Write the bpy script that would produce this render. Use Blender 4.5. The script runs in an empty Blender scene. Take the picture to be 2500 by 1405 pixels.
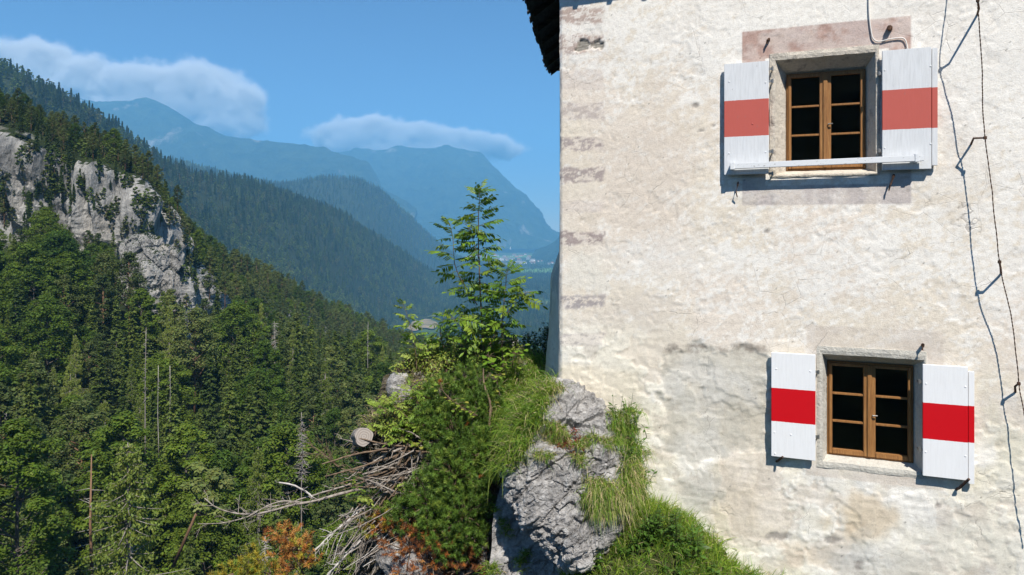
import bpy, bmesh, math, random
import numpy as np
from mathutils import Matrix, Vector, Quaternion

random.seed(7)
RNG = np.random.default_rng(11)
scene = bpy.context.scene
COL = scene.collection

# ------------------------------------------------------------------ camera
F, CX, HY = 1667.0, 1250.0, 560.0          # focal length, centre and eye level in photo pixels
cam_data = bpy.data.cameras.new('camera')
cam_data.sensor_width = 36.0
cam_data.lens = F / 2500 * 36.0
cam_data.shift_y = -(702.5 - HY) / 2500
cam_data.clip_start = 0.1
cam_data.clip_end = 60000
camera = bpy.data.objects.new('camera', cam_data)
camera.rotation_euler = (math.radians(90), 0, 0)
COL.objects.link(camera)
scene.camera = camera

# ------------------------------------------------------------------ sky, sun, exposure
SUN_AZ, SUN_EL = math.radians(166.0), math.radians(53.5)     # azimuth clockwise from +Y
world = bpy.data.worlds.new('World')
scene.world = world
world.use_nodes = True
_n = world.node_tree.nodes
sky = _n.new('ShaderNodeTexSky')
sky.sky_type = 'NISHITA'
sky.sun_disc = False
sky.sun_elevation = SUN_EL
sky.sun_rotation = SUN_AZ
sky.altitude = 3000
sky.air_density = 1.4
sky.dust_density = 0.0
sky.ozone_density = 10.0
world.node_tree.links.new(sky.outputs[0], _n['Background'].inputs[0])
_n['Background'].inputs[1].default_value = 0.062

sun_data = bpy.data.lights.new('sun', 'SUN')
sun_data.energy = 4.6
sun_data.angle = math.radians(0.5)
sun_data.color = (1.0, 0.955, 0.88)
sun = bpy.data.objects.new('sun', sun_data)
sdir = Vector((math.sin(SUN_AZ) * math.cos(SUN_EL), math.cos(SUN_AZ) * math.cos(SUN_EL), math.sin(SUN_EL)))
sun.rotation_euler = sdir.to_track_quat('Z', 'Y').to_euler()
sun.location = (0, -20, 60)
COL.objects.link(sun)

scene.view_settings.view_transform = 'Standard'
scene.view_settings.look = 'None'
scene.view_settings.exposure = 0.82
scene.view_settings.gamma = 1.0
scene.view_settings.use_curve_mapping = False
scene.render.engine = 'CYCLES'
scene.cycles.max_bounces = 6
scene.cycles.diffuse_bounces = 3
scene.cycles.glossy_bounces = 2
scene.cycles.transmission_bounces = 4
scene.cycles.volume_bounces = 1
scene.cycles.transparent_max_bounces = 8
scene.cycles.use_denoising = True

# ------------------------------------------------------------------ numpy noise
def _hash(ix, iy, iz, seed):
    h = (ix * 374761393 + iy * 668265263 + iz * 2147483647 + seed * 1274126177) & 0xFFFFFFFF
    h = ((h ^ (h >> 13)) * 1274126177) & 0xFFFFFFFF
    h = ((h ^ (h >> 15)) * 2246822519) & 0xFFFFFFFF
    return ((h ^ (h >> 16)) & 0xFFFFFF) / float(0xFFFFFF)

def vnoise(p, seed=0):
    """smooth value noise in -1..1 for an (n,3) array"""
    p = np.asarray(p, dtype=np.float64)
    i = np.floor(p).astype(np.int64)
    f = p - i
    u = f * f * f * (f * (f * 6 - 15) + 10)
    r = 0
    for dx in (0, 1):
        wx = u[:, 0] if dx else 1 - u[:, 0]
        for dy in (0, 1):
            wy = u[:, 1] if dy else 1 - u[:, 1]
            for dz in (0, 1):
                wz = u[:, 2] if dz else 1 - u[:, 2]
                r = r + wx * wy * wz * _hash(i[:, 0] + dx, i[:, 1] + dy, i[:, 2] + dz, seed)
    return r * 2 - 1

def fbm(p, scale=1.0, octaves=4, seed=0, gain=0.5, ridged=False):
    p = np.asarray(p, dtype=np.float64) * scale
    r, a, t = 0, 1.0, 0
    for k in range(octaves):
        v = vnoise(p * (2.03 ** k) + k * 17.3, seed + k * 31)
        r = r + a * ((1 - 2 * np.abs(v)) if ridged else v)
        t += a
        a *= gain
    return r / t

def worley(p, scale=1.0, seed=0):
    """distance to the nearest and second nearest feature point"""
    p = np.asarray(p, dtype=np.float64) * scale
    i = np.floor(p).astype(np.int64)
    d1 = np.full(len(p), 9.0)
    d2 = np.full(len(p), 9.0)
    cid = np.zeros(len(p))
    for dx in (-1, 0, 1):
        for dy in (-1, 0, 1):
            for dz in (-1, 0, 1):
                c = i + np.array([dx, dy, dz])
                q = np.stack([c[:, 0] + _hash(c[:, 0], c[:, 1], c[:, 2], seed),
                              c[:, 1] + _hash(c[:, 0], c[:, 1], c[:, 2], seed + 1),
                              c[:, 2] + _hash(c[:, 0], c[:, 1], c[:, 2], seed + 2)], 1)
                d = np.linalg.norm(p - q, axis=1)
                near = d < d1
                d2 = np.where(near, d1, np.minimum(d2, d))
                cid = np.where(near, _hash(c[:, 0], c[:, 1], c[:, 2], seed + 3), cid)
                d1 = np.where(near, d, d1)
    return d1, d2, cid

def sstep(a, b, x):
    t = np.clip((x - a) / (b - a), 0, 1)
    return t * t * (3 - 2 * t)

# ------------------------------------------------------------------ mesh helpers
def W(px, py, Y):
    """world point seen at photo pixel (px, py) at distance Y"""
    return np.array([(px - CX) / F * Y, Y, (HY - py) / F * Y])

def mesh_np(name, verts, faces, mat=None, smooth=False, colors=None):
    """faces: (n,3) or (n,4) array, or list of such arrays"""
    me = bpy.data.meshes.new(name)
    verts = np.asarray(verts, dtype=np.float32).reshape(-1, 3)
    fl = faces if isinstance(faces, list) else [faces]
    fl = [np.asarray(f, dtype=np.int32) for f in fl if len(f)]
    nl = sum(f.size for f in fl)
    nf = sum(len(f) for f in fl)
    me.vertices.add(len(verts))
    me.vertices.foreach_set('co', verts.ravel())
    me.loops.add(nl)
    me.loops.foreach_set('vertex_index', np.concatenate([f.ravel() for f in fl]))
    me.polygons.add(nf)
    tot = np.concatenate([np.full(len(f), f.shape[1], dtype=np.int32) for f in fl])
    me.polygons.foreach_set('loop_start', np.concatenate([[0], np.cumsum(tot)[:-1]]).astype(np.int32))
    me.polygons.foreach_set('loop_total', tot)
    me.polygons.foreach_set('use_smooth', np.full(nf, bool(smooth)))
    if colors is not None:
        at = me.color_attributes.new('tint', 'FLOAT_COLOR', 'POINT')
        c = np.ones((len(verts), 4), dtype=np.float32)
        c[:, :colors.shape[1]] = colors
        at.data.foreach_set('color', c.ravel())
    me.update(calc_edges=True)
    if mat is not None:
        me.materials.append(mat)
    return me

class MB:
    """collects pieces of geometry that become one mesh"""
    def __init__(self):
        self.v, self.f3, self.f4, self.c, self.n = [], [], [], [], 0
    def add(self, v, f, c=None):
        v = np.asarray(v, dtype=np.float64).reshape(-1, 3)
        f = np.asarray(f, dtype=np.int64)
        (self.f3 if f.shape[1] == 3 else self.f4).append(f + self.n)
        self.v.append(v)
        self.n += len(v)
        if c is not None:
            c = np.asarray(c, dtype=np.float64)
            self.c.append(np.broadcast_to(c, (len(v), 3)) if c.ndim == 1 else c)
        return self
    def box(self, x0, x1, y0, y1, z0, z1, bev=0.0, c=None):
        if bev <= 0:
            v = [(x, y, z) for z in (z0, z1) for y in (y0, y1) for x in (x0, x1)]
            f = [(0, 2, 3, 1), (4, 5, 7, 6), (0, 1, 5, 4), (2, 6, 7, 3), (0, 4, 6, 2), (1, 3, 7, 5)]
            return self.add(v, f, c)
        bm = bmesh.new()
        bmesh.ops.create_cube(bm, size=1.0)
        for q in bm.verts:
            q.co = Vector(((x0 + x1) / 2 + q.co.x * (x1 - x0), (y0 + y1) / 2 + q.co.y * (y1 - y0), (z0 + z1) / 2 + q.co.z * (z1 - z0)))
        bmesh.ops.bevel(bm, geom=bm.edges[:], offset=bev, segments=2, affect='EDGES')
        bmesh.ops.triangulate(bm, faces=bm.faces[:])
        bm.verts.index_update()
        v = np.array([q.co[:] for q in bm.verts])
        f = np.array([[q.index for q in fa.verts] for fa in bm.faces])
        bm.free()
        return self.add(v, f, c)
    def tube(self, pts, radii, n=6, c=None, cap=True):
        v, f = tube_geo(pts, radii, n)
        self.add(v, f, c)
        if cap:
            k = len(v) - n
            self.f3.append(np.array([(self.n - n, self.n - n + i, self.n - n + i + 1) for i in range(1, n - 1)]))
            b = self.n - len(v)
            self.f3.append(np.array([(b, b + i + 1, b + i) for i in range(1, n - 1)]))
        return self
    def mesh(self, name, mat=None, smooth=False):
        faces = []
        if self.f3: faces.append(np.concatenate(self.f3))
        if self.f4: faces.append(np.concatenate(self.f4))
        col = np.concatenate(self.c) if self.c and sum(len(x) for x in self.c) == self.n else None
        return mesh_np(name, np.concatenate(self.v), faces, mat, smooth, col)
    def build(self, name, mat, parent=None, smooth=False):
        return link(name, self.mesh(name, mat, smooth), parent)

def tube_geo(pts, radii, n=6):
    pts = np.asarray(pts, dtype=np.float64)
    m = len(pts)
    radii = np.broadcast_to(np.asarray(radii, dtype=np.float64), (m,))
    t = np.gradient(pts, axis=0)
    t /= np.linalg.norm(t, axis=1, keepdims=True) + 1e-12
    up = np.array([0.13, 0.21, 0.97]) if abs(t[0, 2]) < 0.9 else np.array([0.97, 0.1, 0.2])
    a = np.cross(t, up)
    a /= np.linalg.norm(a, axis=1, keepdims=True) + 1e-12
    b = np.cross(t, a)
    ang = np.arange(n) * 2 * math.pi / n
    v = pts[:, None, :] + radii[:, None, None] * (np.cos(ang)[None, :, None] * a[:, None, :] + np.sin(ang)[None, :, None] * b[:, None, :])
    f = []
    for i in range(m - 1):
        for k in range(n):
            k2 = (k + 1) % n
            f.append((i * n + k, i * n + k2, (i + 1) * n + k2, (i + 1) * n + k))
    return v.reshape(-1, 3), np.array(f)

def link(name, me, parent=None):
    o = bpy.data.objects.new(name, me)
    COL.objects.link(o)
    if parent is not None:
        o.parent = parent
    return o

def tag(o, label=None, cat=None, group=None, kind=None):
    if label: o['label'] = label
    if cat: o['category'] = cat
    if group: o['group'] = group
    if kind: o['kind'] = kind
    return o

def empty(name, loc=(0, 0, 0), rot=(0, 0, 0), label=None, cat=None, group=None):
    o = bpy.data.objects.new(name, None)
    o.empty_display_size = 0.2
    o.location = loc
    o.rotation_euler = rot
    COL.objects.link(o)
    return tag(o, label, cat, group)

def copy_tree(root, loc, rot, scl, label=None, group=None):
    r = root.copy()
    COL.objects.link(r)
    r.location, r.rotation_euler, r.scale = loc, rot, scl
    if label: r['label'] = label
    if group: r['group'] = group
    for ch in root.children:
        c = ch.copy()
        COL.objects.link(c)
        c.parent = r
        for g in ch.children:
            d = g.copy()
            COL.objects.link(d)
            d.parent = c
    return r

def catmull(P, n):
    """P: (k, ...) control rows -> n rows along axis 0"""
    k = len(P)
    t = np.linspace(0, k - 1, n)
    i = np.minimum(np.floor(t).astype(int), k - 2)
    u = (t - i).reshape((-1,) + (1,) * (P.ndim - 1))
    p0, p1, p2, p3 = P[np.maximum(i - 1, 0)], P[i], P[i + 1], P[np.minimum(i + 2, k - 1)]
    return 0.5 * (2 * p1 + (p2 - p0) * u + (2 * p0 - 5 * p1 + 4 * p2 - p3) * u ** 2 + (3 * p1 - p0 - 3 * p2 + p3) * u ** 3)

def patch(rows, nr, nc):
    """grid of control points (rows x cols x 3) -> smooth grid (nr, nc, 3)"""
    P = np.array(rows, dtype=np.float64)
    A = catmull(P, nr)
    B = catmull(np.swapaxes(A, 0, 1), nc)
    return np.swapaxes(B, 0, 1)

def grid_faces(nr, nc, wrap=False):
    i, j = np.meshgrid(np.arange(nr - 1), np.arange(nc if wrap else nc - 1), indexing='ij')
    j2 = (j + 1) % nc
    return np.stack([i * nc + j, i * nc + j2, (i + 1) * nc + j2, (i + 1) * nc + j], -1).reshape(-1, 4)

def grid_normals(G):
    du = np.gradient(G, axis=1)
    dv = np.gradient(G, axis=0)
    n = np.cross(du, dv)
    return n / (np.linalg.norm(n, axis=2, keepdims=True) + 1e-12)

# ------------------------------------------------------------------ material helpers
def s2l(*c):
    """sRGB 0..255 -> linear"""
    r = []
    for x in c:
        x = x / 255.0
        r.append(x / 12.92 if x <= 0.04045 else ((x + 0.055) / 1.055) ** 2.4)
    return tuple(r)

class Mat:
    def __init__(self, name, rough=0.8, spec=0.3):
        self.m = bpy.data.materials.new(name)
        self.m.use_nodes = True
        self.t = self.m.node_tree
        self.b = self.t.nodes['Principled BSDF']
        self.out = self.t.nodes['Material Output']
        self.b.inputs['Roughness'].default_value = rough
        self.b.inputs['Specular IOR Level'].default_value = spec
    def new(self, t, **kw):
        n = self.t.nodes.new(t)
        for k, v in kw.items():
            setattr(n, k, v)
        return n
    def put(self, sock, val):
        if isinstance(val, bpy.types.NodeSocket):
            self.t.links.new(val, sock)
        elif isinstance(val, (tuple, list)) and len(val) == 3 and sock.type == 'RGBA':
            sock.default_value = tuple(val) + (1.0,)
        else:
            sock.default_value = val
    def noise(self, scale, detail=4, rough=0.55, vec=None, dist=0.0):
        n = self.new('ShaderNodeTexNoise')
        n.inputs['Scale'].default_value = scale
        n.inputs['Detail'].default_value = detail
        n.inputs['Roughness'].default_value = rough
        n.inputs['Distortion'].default_value = dist
        self.put(n.inputs['Vector'], vec if vec is not None else self.coord())
        return n.outputs[0]
    def voronoi(self, scale, feature='F1', vec=None):
        n = self.new('ShaderNodeTexVoronoi', feature=feature)
        n.inputs['Scale'].default_value = scale
        self.put(n.inputs['Vector'], vec if vec is not None else self.coord())
        return n.outputs[0]
    def coord(self, which='Object'):
        if not hasattr(self, '_tc'):
            self._tc = self.new('ShaderNodeTexCoord')
        return self._tc.outputs[which]
    def pos(self):
        return self.new('ShaderNodeNewGeometry').outputs['Position']
    def mapping(self, vec, scale=(1, 1, 1), loc=(0, 0, 0), rot=(0, 0, 0)):
        n = self.new('ShaderNodeMapping')
        self.put(n.inputs['Vector'], vec)
        n.inputs['Scale'].default_value = scale
        n.inputs['Location'].default_value = loc
        n.inputs['Rotation'].default_value = rot
        return n.outputs[0]
    def ramp(self, fac, stops, interp='LINEAR'):
        n = self.new('ShaderNodeValToRGB')
        n.color_ramp.interpolation = interp
        e = n.color_ramp.elements
        while len(e) < len(stops): e.new(0.5)
        for q, (p, c) in zip(e, stops):
            q.position = p
            c = (c, c, c) if isinstance(c, (int, float)) else c
            q.color = tuple(c) + (1.0,)
        self.put(n.inputs[0], fac)
        return n.outputs[0]
    def mix(self, fac, a, b, mode='MIX'):
        n = self.new('ShaderNodeMix', data_type='RGBA', blend_type=mode)
        self.put(n.inputs[0], fac)
        self.put(n.inputs[6], a)
        self.put(n.inputs[7], b)
        return n.outputs[2]
    def math(self, op, a, b=0.0, clamp=False):
        n = self.new('ShaderNodeMath', operation=op, use_clamp=clamp)
        self.put(n.inputs[0], a)
        self.put(n.inputs[1], b)
        return n.outputs[0]
    def attr(self, name='tint'):
        return self.new('ShaderNodeAttribute', attribute_name=name).outputs['Color']
    def rand(self):
        return self.new('ShaderNodeObjectInfo').outputs['Random']
    def bump(self, height, strength=0.5, dist=0.02, normal=None):
        n = self.new('ShaderNodeBump')
        n.inputs['Strength'].default_value = strength
        n.inputs['Distance'].default_value = dist
        self.put(n.inputs['Height'], height)
        if normal is not None: self.put(n.inputs['Normal'], normal)
        return n.outputs[0]
    def color(self, c):
        self.put(self.b.inputs['Base Color'], c)
        return self
    def normal(self, c):
        self.put(self.b.inputs['Normal'], c)
        return self
    def leafy(self, col, amount=0.3, normal=None):
        """adds light passing through thin leaves"""
        self.color(col)
        tr = self.new('ShaderNodeBsdfTranslucent')
        self.put(tr.inputs['Color'], col)
        mx = self.new('ShaderNodeMixShader')
        mx.inputs[0].default_value = amount
        self.t.links.new(self.b.outputs[0], mx.inputs[1])
        self.t.links.new(tr.outputs[0], mx.inputs[2])
        self.t.links.new(mx.outputs[0], self.out.inputs['Surface'])
        return self
# ------------------------------------------------------------------ foliage and bark materials
def foliage_mat(name, dark, light, trans=0.25, scale=0.35):
    wr, wn = (0.80, 0.50) if scale > .1 else (0.50, 0.85)
    m = Mat(name, rough=0.6, spec=0.25)
    r = m.rand()
    n = m.noise(scale, 3, 0.6, m.pos())
    f = m.math('ADD', m.math('MULTIPLY', r, wr), m.math('MULTIPLY', n, wn))
    c = m.ramp(f, [(0.25, dark), (0.95, light)])
    a = m.attr('tint')
    c = m.mix(1.0, c, a, 'MULTIPLY')
    return m.leafy(c, trans).m

M_SPRUCE = foliage_mat('spruce_needles', (0.036, 0.064, 0.011), (0.112, 0.150, 0.026))
M_PINE = foliage_mat('pine_needles', (0.050, 0.076, 0.020), (0.128, 0.160, 0.042))
M_LARCH = foliage_mat('larch_needles', (0.13, 0.18, 0.03), (0.22, 0.27, 0.05), 0.3)
M_BEECH = foliage_mat('beech_leaves', (0.046, 0.094, 0.009), (0.120, 0.180, 0.018), 0.35)
F_SPRUCE = foliage_mat('far_spruce_needles', (0.013, 0.033, 0.012), (0.088, 0.130, 0.036), .25, .02)
F_PINE = foliage_mat('far_pine_needles', (0.030, 0.050, 0.019), (0.135, 0.155, 0.054), .25, .02)
F_BEECH = foliage_mat('far_beech_leaves', (0.050, 0.094, 0.016), (0.150, 0.205, 0.042), .3, .02)
M_DRY = foliage_mat('dry_needles', (0.16, 0.10, 0.06), (0.26, 0.17, 0.11))

def bark_mat(name, a, b, scale=6.0):
    m = Mat(name, rough=0.9, spec=0.15)
    n = m.noise(scale, 5, 0.65, m.mapping(m.coord(), (1, 1, 0.25)))
    m.color(m.ramp(n, [(0.3, a), (0.7, b)]))
    m.normal(m.bump(n, 0.6, 0.05))
    return m.m

M_BARK = bark_mat('grey_bark', (0.055, 0.045, 0.036), (0.17, 0.145, 0.12))
M_PINEBARK = bark_mat('reddish_pine_bark', (0.13, 0.07, 0.04), (0.30, 0.18, 0.11))
M_SNAG = bark_mat('bleached_dead_wood', (0.22, 0.19, 0.16), (0.46, 0.42, 0.38))
M_PALEBARK = bark_mat('pale_larch_bark', (0.14, 0.12, 0.105), (0.34, 0.30, 0.27))

# ------------------------------------------------------------------ tree builders (local origin at the foot of the trunk)
def cards(mb, P, A, B, rng, tint=None):
    """diamond leaf cards: centre P, half axes A and B, each (n,3)"""
    n = len(P)
    v = np.empty((n, 4, 3))
    v[:, 0] = P - A
    v[:, 1] = P + B * rng.uniform(0.7, 1.2, (n, 1))
    v[:, 2] = P + A
    v[:, 3] = P - B * rng.uniform(0.7, 1.2, (n, 1))
    k = np.arange(n)[:, None] * 4
    f = k + np.array([[0, 1, 2, 3]])
    if tint is None:
        t = rng.uniform(0.75, 1.25, n)
        tint = np.stack([t * rng.uniform(0.9, 1.15, n), t, t * rng.uniform(0.8, 1.1, n)], 1)
    mb.add(v.reshape(-1, 3), f, np.repeat(tint, 4, 0))

def unit(v):
    return v / (np.linalg.norm(v, axis=-1, keepdims=True) + 1e-9)

def spruce_geo(rng, h, wid, droop=0.35, start=0.06, dens=1.0, card=0.30):
    tr = MB()
    tr.tube([(0, 0, -1.5), (0.02, 0, h * .3), (0, 0.03, h * .7), (0, 0, h * .985)], [h * .012, h * .010, h * .005, .015], 6)
    cr = MB()
    z = h * start
    while z < h * 0.985:
        u = z / h
        L0 = wid * (1 - u) ** 0.78 * (0.72 + 0.28 * min(1, u / 0.16))
        nb = int(rng.integers(5, 8))
        for k in range(nb):
            L = max(0.25, L0 * rng.uniform(0.62, 1.22))
            a = rng.uniform(0, 2 * math.pi)
            d = np.array([math.cos(a), math.sin(a), 0])
            side = np.array([-d[1], d[0], 0])
            m = max(3, int(L / 0.26 * dens))
            t = (np.arange(m) + rng.uniform(0, 1, m) * 0.9) / m
            t = 0.12 + 0.9 * t
            dz = -droop * L * t ** 1.3 + 0.18 * L * t ** 3 + (0.25 if u > 0.75 else 0) * L * t
            base = d[None] * (t * L)[:, None] + np.array([0, 0, z + rng.uniform(-.2, .2)])[None]
            base[:, 2] += dz
            w = (0.26 * (1 - t) + 0.10) * L * 0.75
            for sgn in (-1, 1):
                P = base + side * (sgn * w * rng.uniform(0.25, 0.95, m))[:, None]
                P[:, 2] -= rng.uniform(0.0, 0.22, m)
                A = unit(d[None] * 0.7 + side * sgn * 0.7 + rng.normal(0, .25, (m, 3)) - np.array([0, 0, 0.35])) * (card * rng.uniform(0.7, 1.3, (m, 1)))
                B = unit(np.cross(A, rng.normal(0, .45, (m, 3)) + np.array([0, 0, 1.0]))) * (card * 0.5)
                cards(cr, P, A, B, rng)
        z += 0.034 * h * rng.uniform(0.55, 1.1) * (1 - 0.45 * u)
    return tr, cr

def larch_geo(rng, h, wid):
    tr = MB()
    tr.tube([(0, 0, -1.5), (0.05, 0, h * .3), (0.02, 0.05, h * .7), (0, 0, h * .985)], [h * .014, h * .011, h * .006, .015], 7)
    cr = MB()
    z = h * 0.16
    while z < h * 0.98:
        u = z / h
        L0 = wid * (1 - u) ** 0.6 * (0.6 + 0.4 * min(1, u / 0.3))
        for k in range(int(rng.integers(3, 6))):
            L = max(0.3, L0 * rng.uniform(0.5, 1.2))
            a = rng.uniform(0, 2 * math.pi)
            d = np.array([math.cos(a), math.sin(a), 0])
            side = np.array([-d[1], d[0], 0])
            tt = np.linspace(0, 1, 5)
            bp = d[None] * (tt * L)[:, None] + np.array([0, 0, z])[None]
            bp[:, 2] += -0.22 * L * tt + 0.16 * L * tt ** 2.5
            tr.tube(bp, [0.05 * (1 - q * .85) * (L / wid + .3) for q in tt], 4, cap=False)
            m = int(6 + L * 11)
            t = rng.uniform(0.12, 1.02, m)
            base = d[None] * (t * L)[:, None] + np.array([0, 0, z])[None]
            base[:, 2] += -0.22 * L * t + 0.16 * L * t ** 2.5
            base += side * (rng.normal(0, 0.13 * L + .06, m) * (1.1 - .6 * t))[:, None]
            ln = rng.uniform(0.18, 0.75, m) * (0.6 + .5 * (1 - u))
            for q in range(3):
                P = base + rng.normal(0, .06, (m, 3))
                P[:, 2] -= ln * (q + 0.5) / 3
                A = unit(np.array([0, 0, -1.0]) + rng.normal(0, .32, (m, 3))) * (ln / 4.2 + .05)[:, None]
                B = unit(np.cross(A, rng.normal(0, 1, (m, 3)))) * 0.055
                cards(cr, P, A, B, rng)
        z += 0.030 * h * rng.uniform(0.6, 1.15) * (1 - 0.4 * u)
    return tr, cr

def clumpy_geo(rng, h, wid, clumps, leaf, per, flat=0.55, base=0.3, layered=True, limb=True, trunk_r=0.016, peak=0.0):
    """broadleaf or pine: leaf clumps on limbs around a crown volume"""
    tr = MB()
    lean = rng.uniform(-.03, .03, 2) * h
    tp = np.array([(0, 0, -1.5), (lean[0] * .3, lean[1] * .3, h * .35), (lean[0] * .7, lean[1] * .7, h * .65), (lean[0], lean[1], h * .93)])
    tr.tube(tp, [h * trunk_r, h * trunk_r * .8, h * trunk_r * .5, .03], 7)
    cr = MB()
    for k in range(clumps):
        u = (k + rng.uniform(0, 1)) / clumps
        z = h * (base + (1 - base) * u)
        env = math.sin(math.pi * min(1, 0.18 + 0.80 * u)) ** (0.6 + peak) 
        R = wid * env * rng.uniform(0.55, 1.05)
        a = k * 2.399 + rng.uniform(-.5, .5)
        rr = R * (1 - 0.25 * rng.uniform())
        c = np.array([lean[0] * u + math.cos(a) * rr, lean[1] * u + math.sin(a) * rr, z])
        if u > 0.93:
            c[:2] = lean + rng.normal(0, .2, 2)
        cs = wid * rng.uniform(0.26, 0.46) * (1.15 - 0.45 * u)
        if limb:
            b0 = tp[1] * (1 - u * .7) + tp[3] * u * .7
            b0 = np.array([b0[0], b0[1], max(h * 0.12, z - cs * 1.1 - rr * .35)])
            mid = (b0 + c) / 2 + np.array([0, 0, -.1 * rr])
            tr.tube([b0, mid, c], [h * trunk_r * .38, h * trunk_r * .24, .02], 4, cap=False)
        n = int(per * rng.uniform(0.75, 1.3))
        q = unit(rng.normal(0, 1, (n, 3))) * (rng.uniform(0.25, 1, (n, 1)) ** 0.45)
        q *= 1 + 0.35 * np.sin(q[:, :1] * 5 + k) * np.cos(q[:, 1:2] * 4 + k * 2)
        P = c + q * np.array([cs, cs, cs * flat])
        up = unit(q * np.array([1, 1, 1.4]) * 0.6 + np.array([0, 0, 0.9 if layered else 0.25]) + rng.normal(0, .42, (n, 3)))
        A = unit(np.cross(up, rng.normal(0, 1, (n, 3)))) * (leaf * rng.uniform(0.65, 1.35, (n, 1)))
        B = np.cross(up, A) * 0.6
        g = rng.uniform(0.82, 1.18)
        t = rng.uniform(0.78, 1.25, n) * g
        cards(cr, P, A, B, rng, np.stack([t * rng.uniform(.9, 1.2, n), t, t * rng.uniform(.75, 1.1, n)], 1))
    return tr, cr

def snag_geo(rng, h, twigs=40, tl=1.2, r=0.014, z0=0.25):
    tr = MB()
    w = np.cumsum(rng.normal(0, .004 * h, (5, 2)), 0)
    zz = np.linspace(-1, h, 5)
    tr.tube(np.column_stack([w, zz]), [h * r, h * r * .85, h * r * .65, h * r * .4, .03], 6)
    br = MB()
    for k in range(twigs):
        z = h * rng.uniform(z0, 0.97)
        a = rng.uniform(0, 6.28)
        L = tl * rng.uniform(.3, 1.1) * (1.15 - z / h * .8)
        d = np.array([math.cos(a), math.sin(a), rng.uniform(-.5, .35)])
        p0 = np.array([0, 0, z])
        br.tube([p0, p0 + d * L * .5, p0 + d * L + np.array([0, 0, rng.uniform(-.25, .2) * L])], [.035, .024, .01], 4, cap=False)
    return tr, br

def tree_meshes(name, geo, bark, leaves):
    tr, cr = geo
    return tr.mesh(name + '_trunk', bark, True), cr.mesh(name + '_crown', leaves)

g = np.random.default_rng
KINDS = {
    'spruce_tree': [tree_meshes('spruce', spruce_geo(g(100 + i), 20, w), M_BARK, M_SPRUCE) for i, w in enumerate((3.3, 2.7, 3.7))],
    'pine_tree': [tree_meshes('pine', clumpy_geo(g(200 + i), 17, w, 30, 0.17, 270, 0.58, b, True, True, 0.013, .25), M_PINEBARK, M_PINE)
                  for i, (w, b) in enumerate(((3.2, .35), (2.6, .28), (3.7, .45)))],
    'beech_tree': [tree_meshes('beech', clumpy_geo(g(300 + i), 17, w, 56, 0.165, 330, 0.52, b, True, True, 0.014), M_BARK, M_BEECH)
                   for i, (w, b) in enumerate(((4.4, .16), (3.7, .12), (5.0, .2)))],
    'larch_tree': [tree_meshes('larch', larch_geo(g(400 + i), 20, w), M_PALEBARK, M_LARCH) for i, w in enumerate((3.2, 2.6))],
}
# smaller versions of the same kinds for the far slopes
FAR_KINDS = [tree_meshes('far_spruce', spruce_geo(g(500 + i), 20, w, .3, .05, .35, .75), M_BARK, F_SPRUCE) for i, w in enumerate((3.4, 2.8))]
FAR_KINDS += [tree_meshes('far_pine', clumpy_geo(g(520 + i), 16, 3.4, 14, 0.75, 26, .6, .2, True, False), M_PINEBARK, F_PINE) for i in range(2)]
FAR_KINDS += [tree_meshes('far_beech', clumpy_geo(g(540 + i), 15, 4.0, 16, 0.8, 26, .6, .08, True, False), M_BARK, F_BEECH) for i in range(2)]

# ------------------------------------------------------------------ the land
def ground_mat(name, a, b, scale, bump=0.8):
    m = Mat(name, rough=0.95, spec=0.1)
    n = m.noise(scale, 6, 0.6, m.pos())
    m.color(m.ramp(n, [(0.35, a), (0.65, b)]))
    m.normal(m.bump(n, bump, 1.0 / scale))
    return m.m

M_FLOOR = ground_mat('forest_floor', (0.016, 0.024, 0.010), (0.040, 0.050, 0.020), 0.25)

def cliff_mat():
    m = Mat('hillside_rock_and_forest_floor', rough=0.95, spec=0.1)
    p = m.pos()
    g1 = m.noise(0.16, 8, 0.62, m.mapping(p, (1, 1, 0.35)))
    g2 = m.noise(0.9, 6, 0.7, m.mapping(p, (1, 1, 0.3)))
    rock = m.ramp(m.math('ADD', m.math('MULTIPLY', g1, 0.6), m.math('MULTIPLY', g2, 0.4)),
                  [(0.30, (0.075, 0.073, 0.07)), (0.44, (0.23, 0.222, 0.21)), (0.57, (0.38, 0.365, 0.34)), (0.72, (0.50, 0.48, 0.44))])
    ochre = m.ramp(m.noise(0.07, 5, 0.6, p), [(0.52, (0, 0, 0)), (0.68, (1, 1, 1))])
    rock = m.mix(m.math('MULTIPLY', ochre, 0.22), rock, (0.42, 0.33, 0.22))
    fl = m.ramp(m.noise(0.3, 6, 0.6, p), [(0.35, (0.016, 0.024, 0.009)), (0.65, (0.034, 0.046, 0.016))])
    nz = m.new('ShaderNodeSeparateXYZ')
    m.put(nz.inputs[0], m.new('ShaderNodeNewGeometry').outputs['Normal'])
    steep = m.math('ADD', nz.outputs[2], m.math('MULTIPLY', m.math('SUBTRACT', g1, 0.5), 0.7))
    fac = m.ramp(steep, [(0.60, (0, 0, 0)), (0.74, (1, 1, 1))])
    m.color(m.mix(fac, rock, fl))
    m.normal(m.bump(m.math('ADD', g1, m.math('MULTIPLY', g2, .35)), 1.0, 2.5))
    return m.m

M_CLIFF = cliff_mat()

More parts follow.
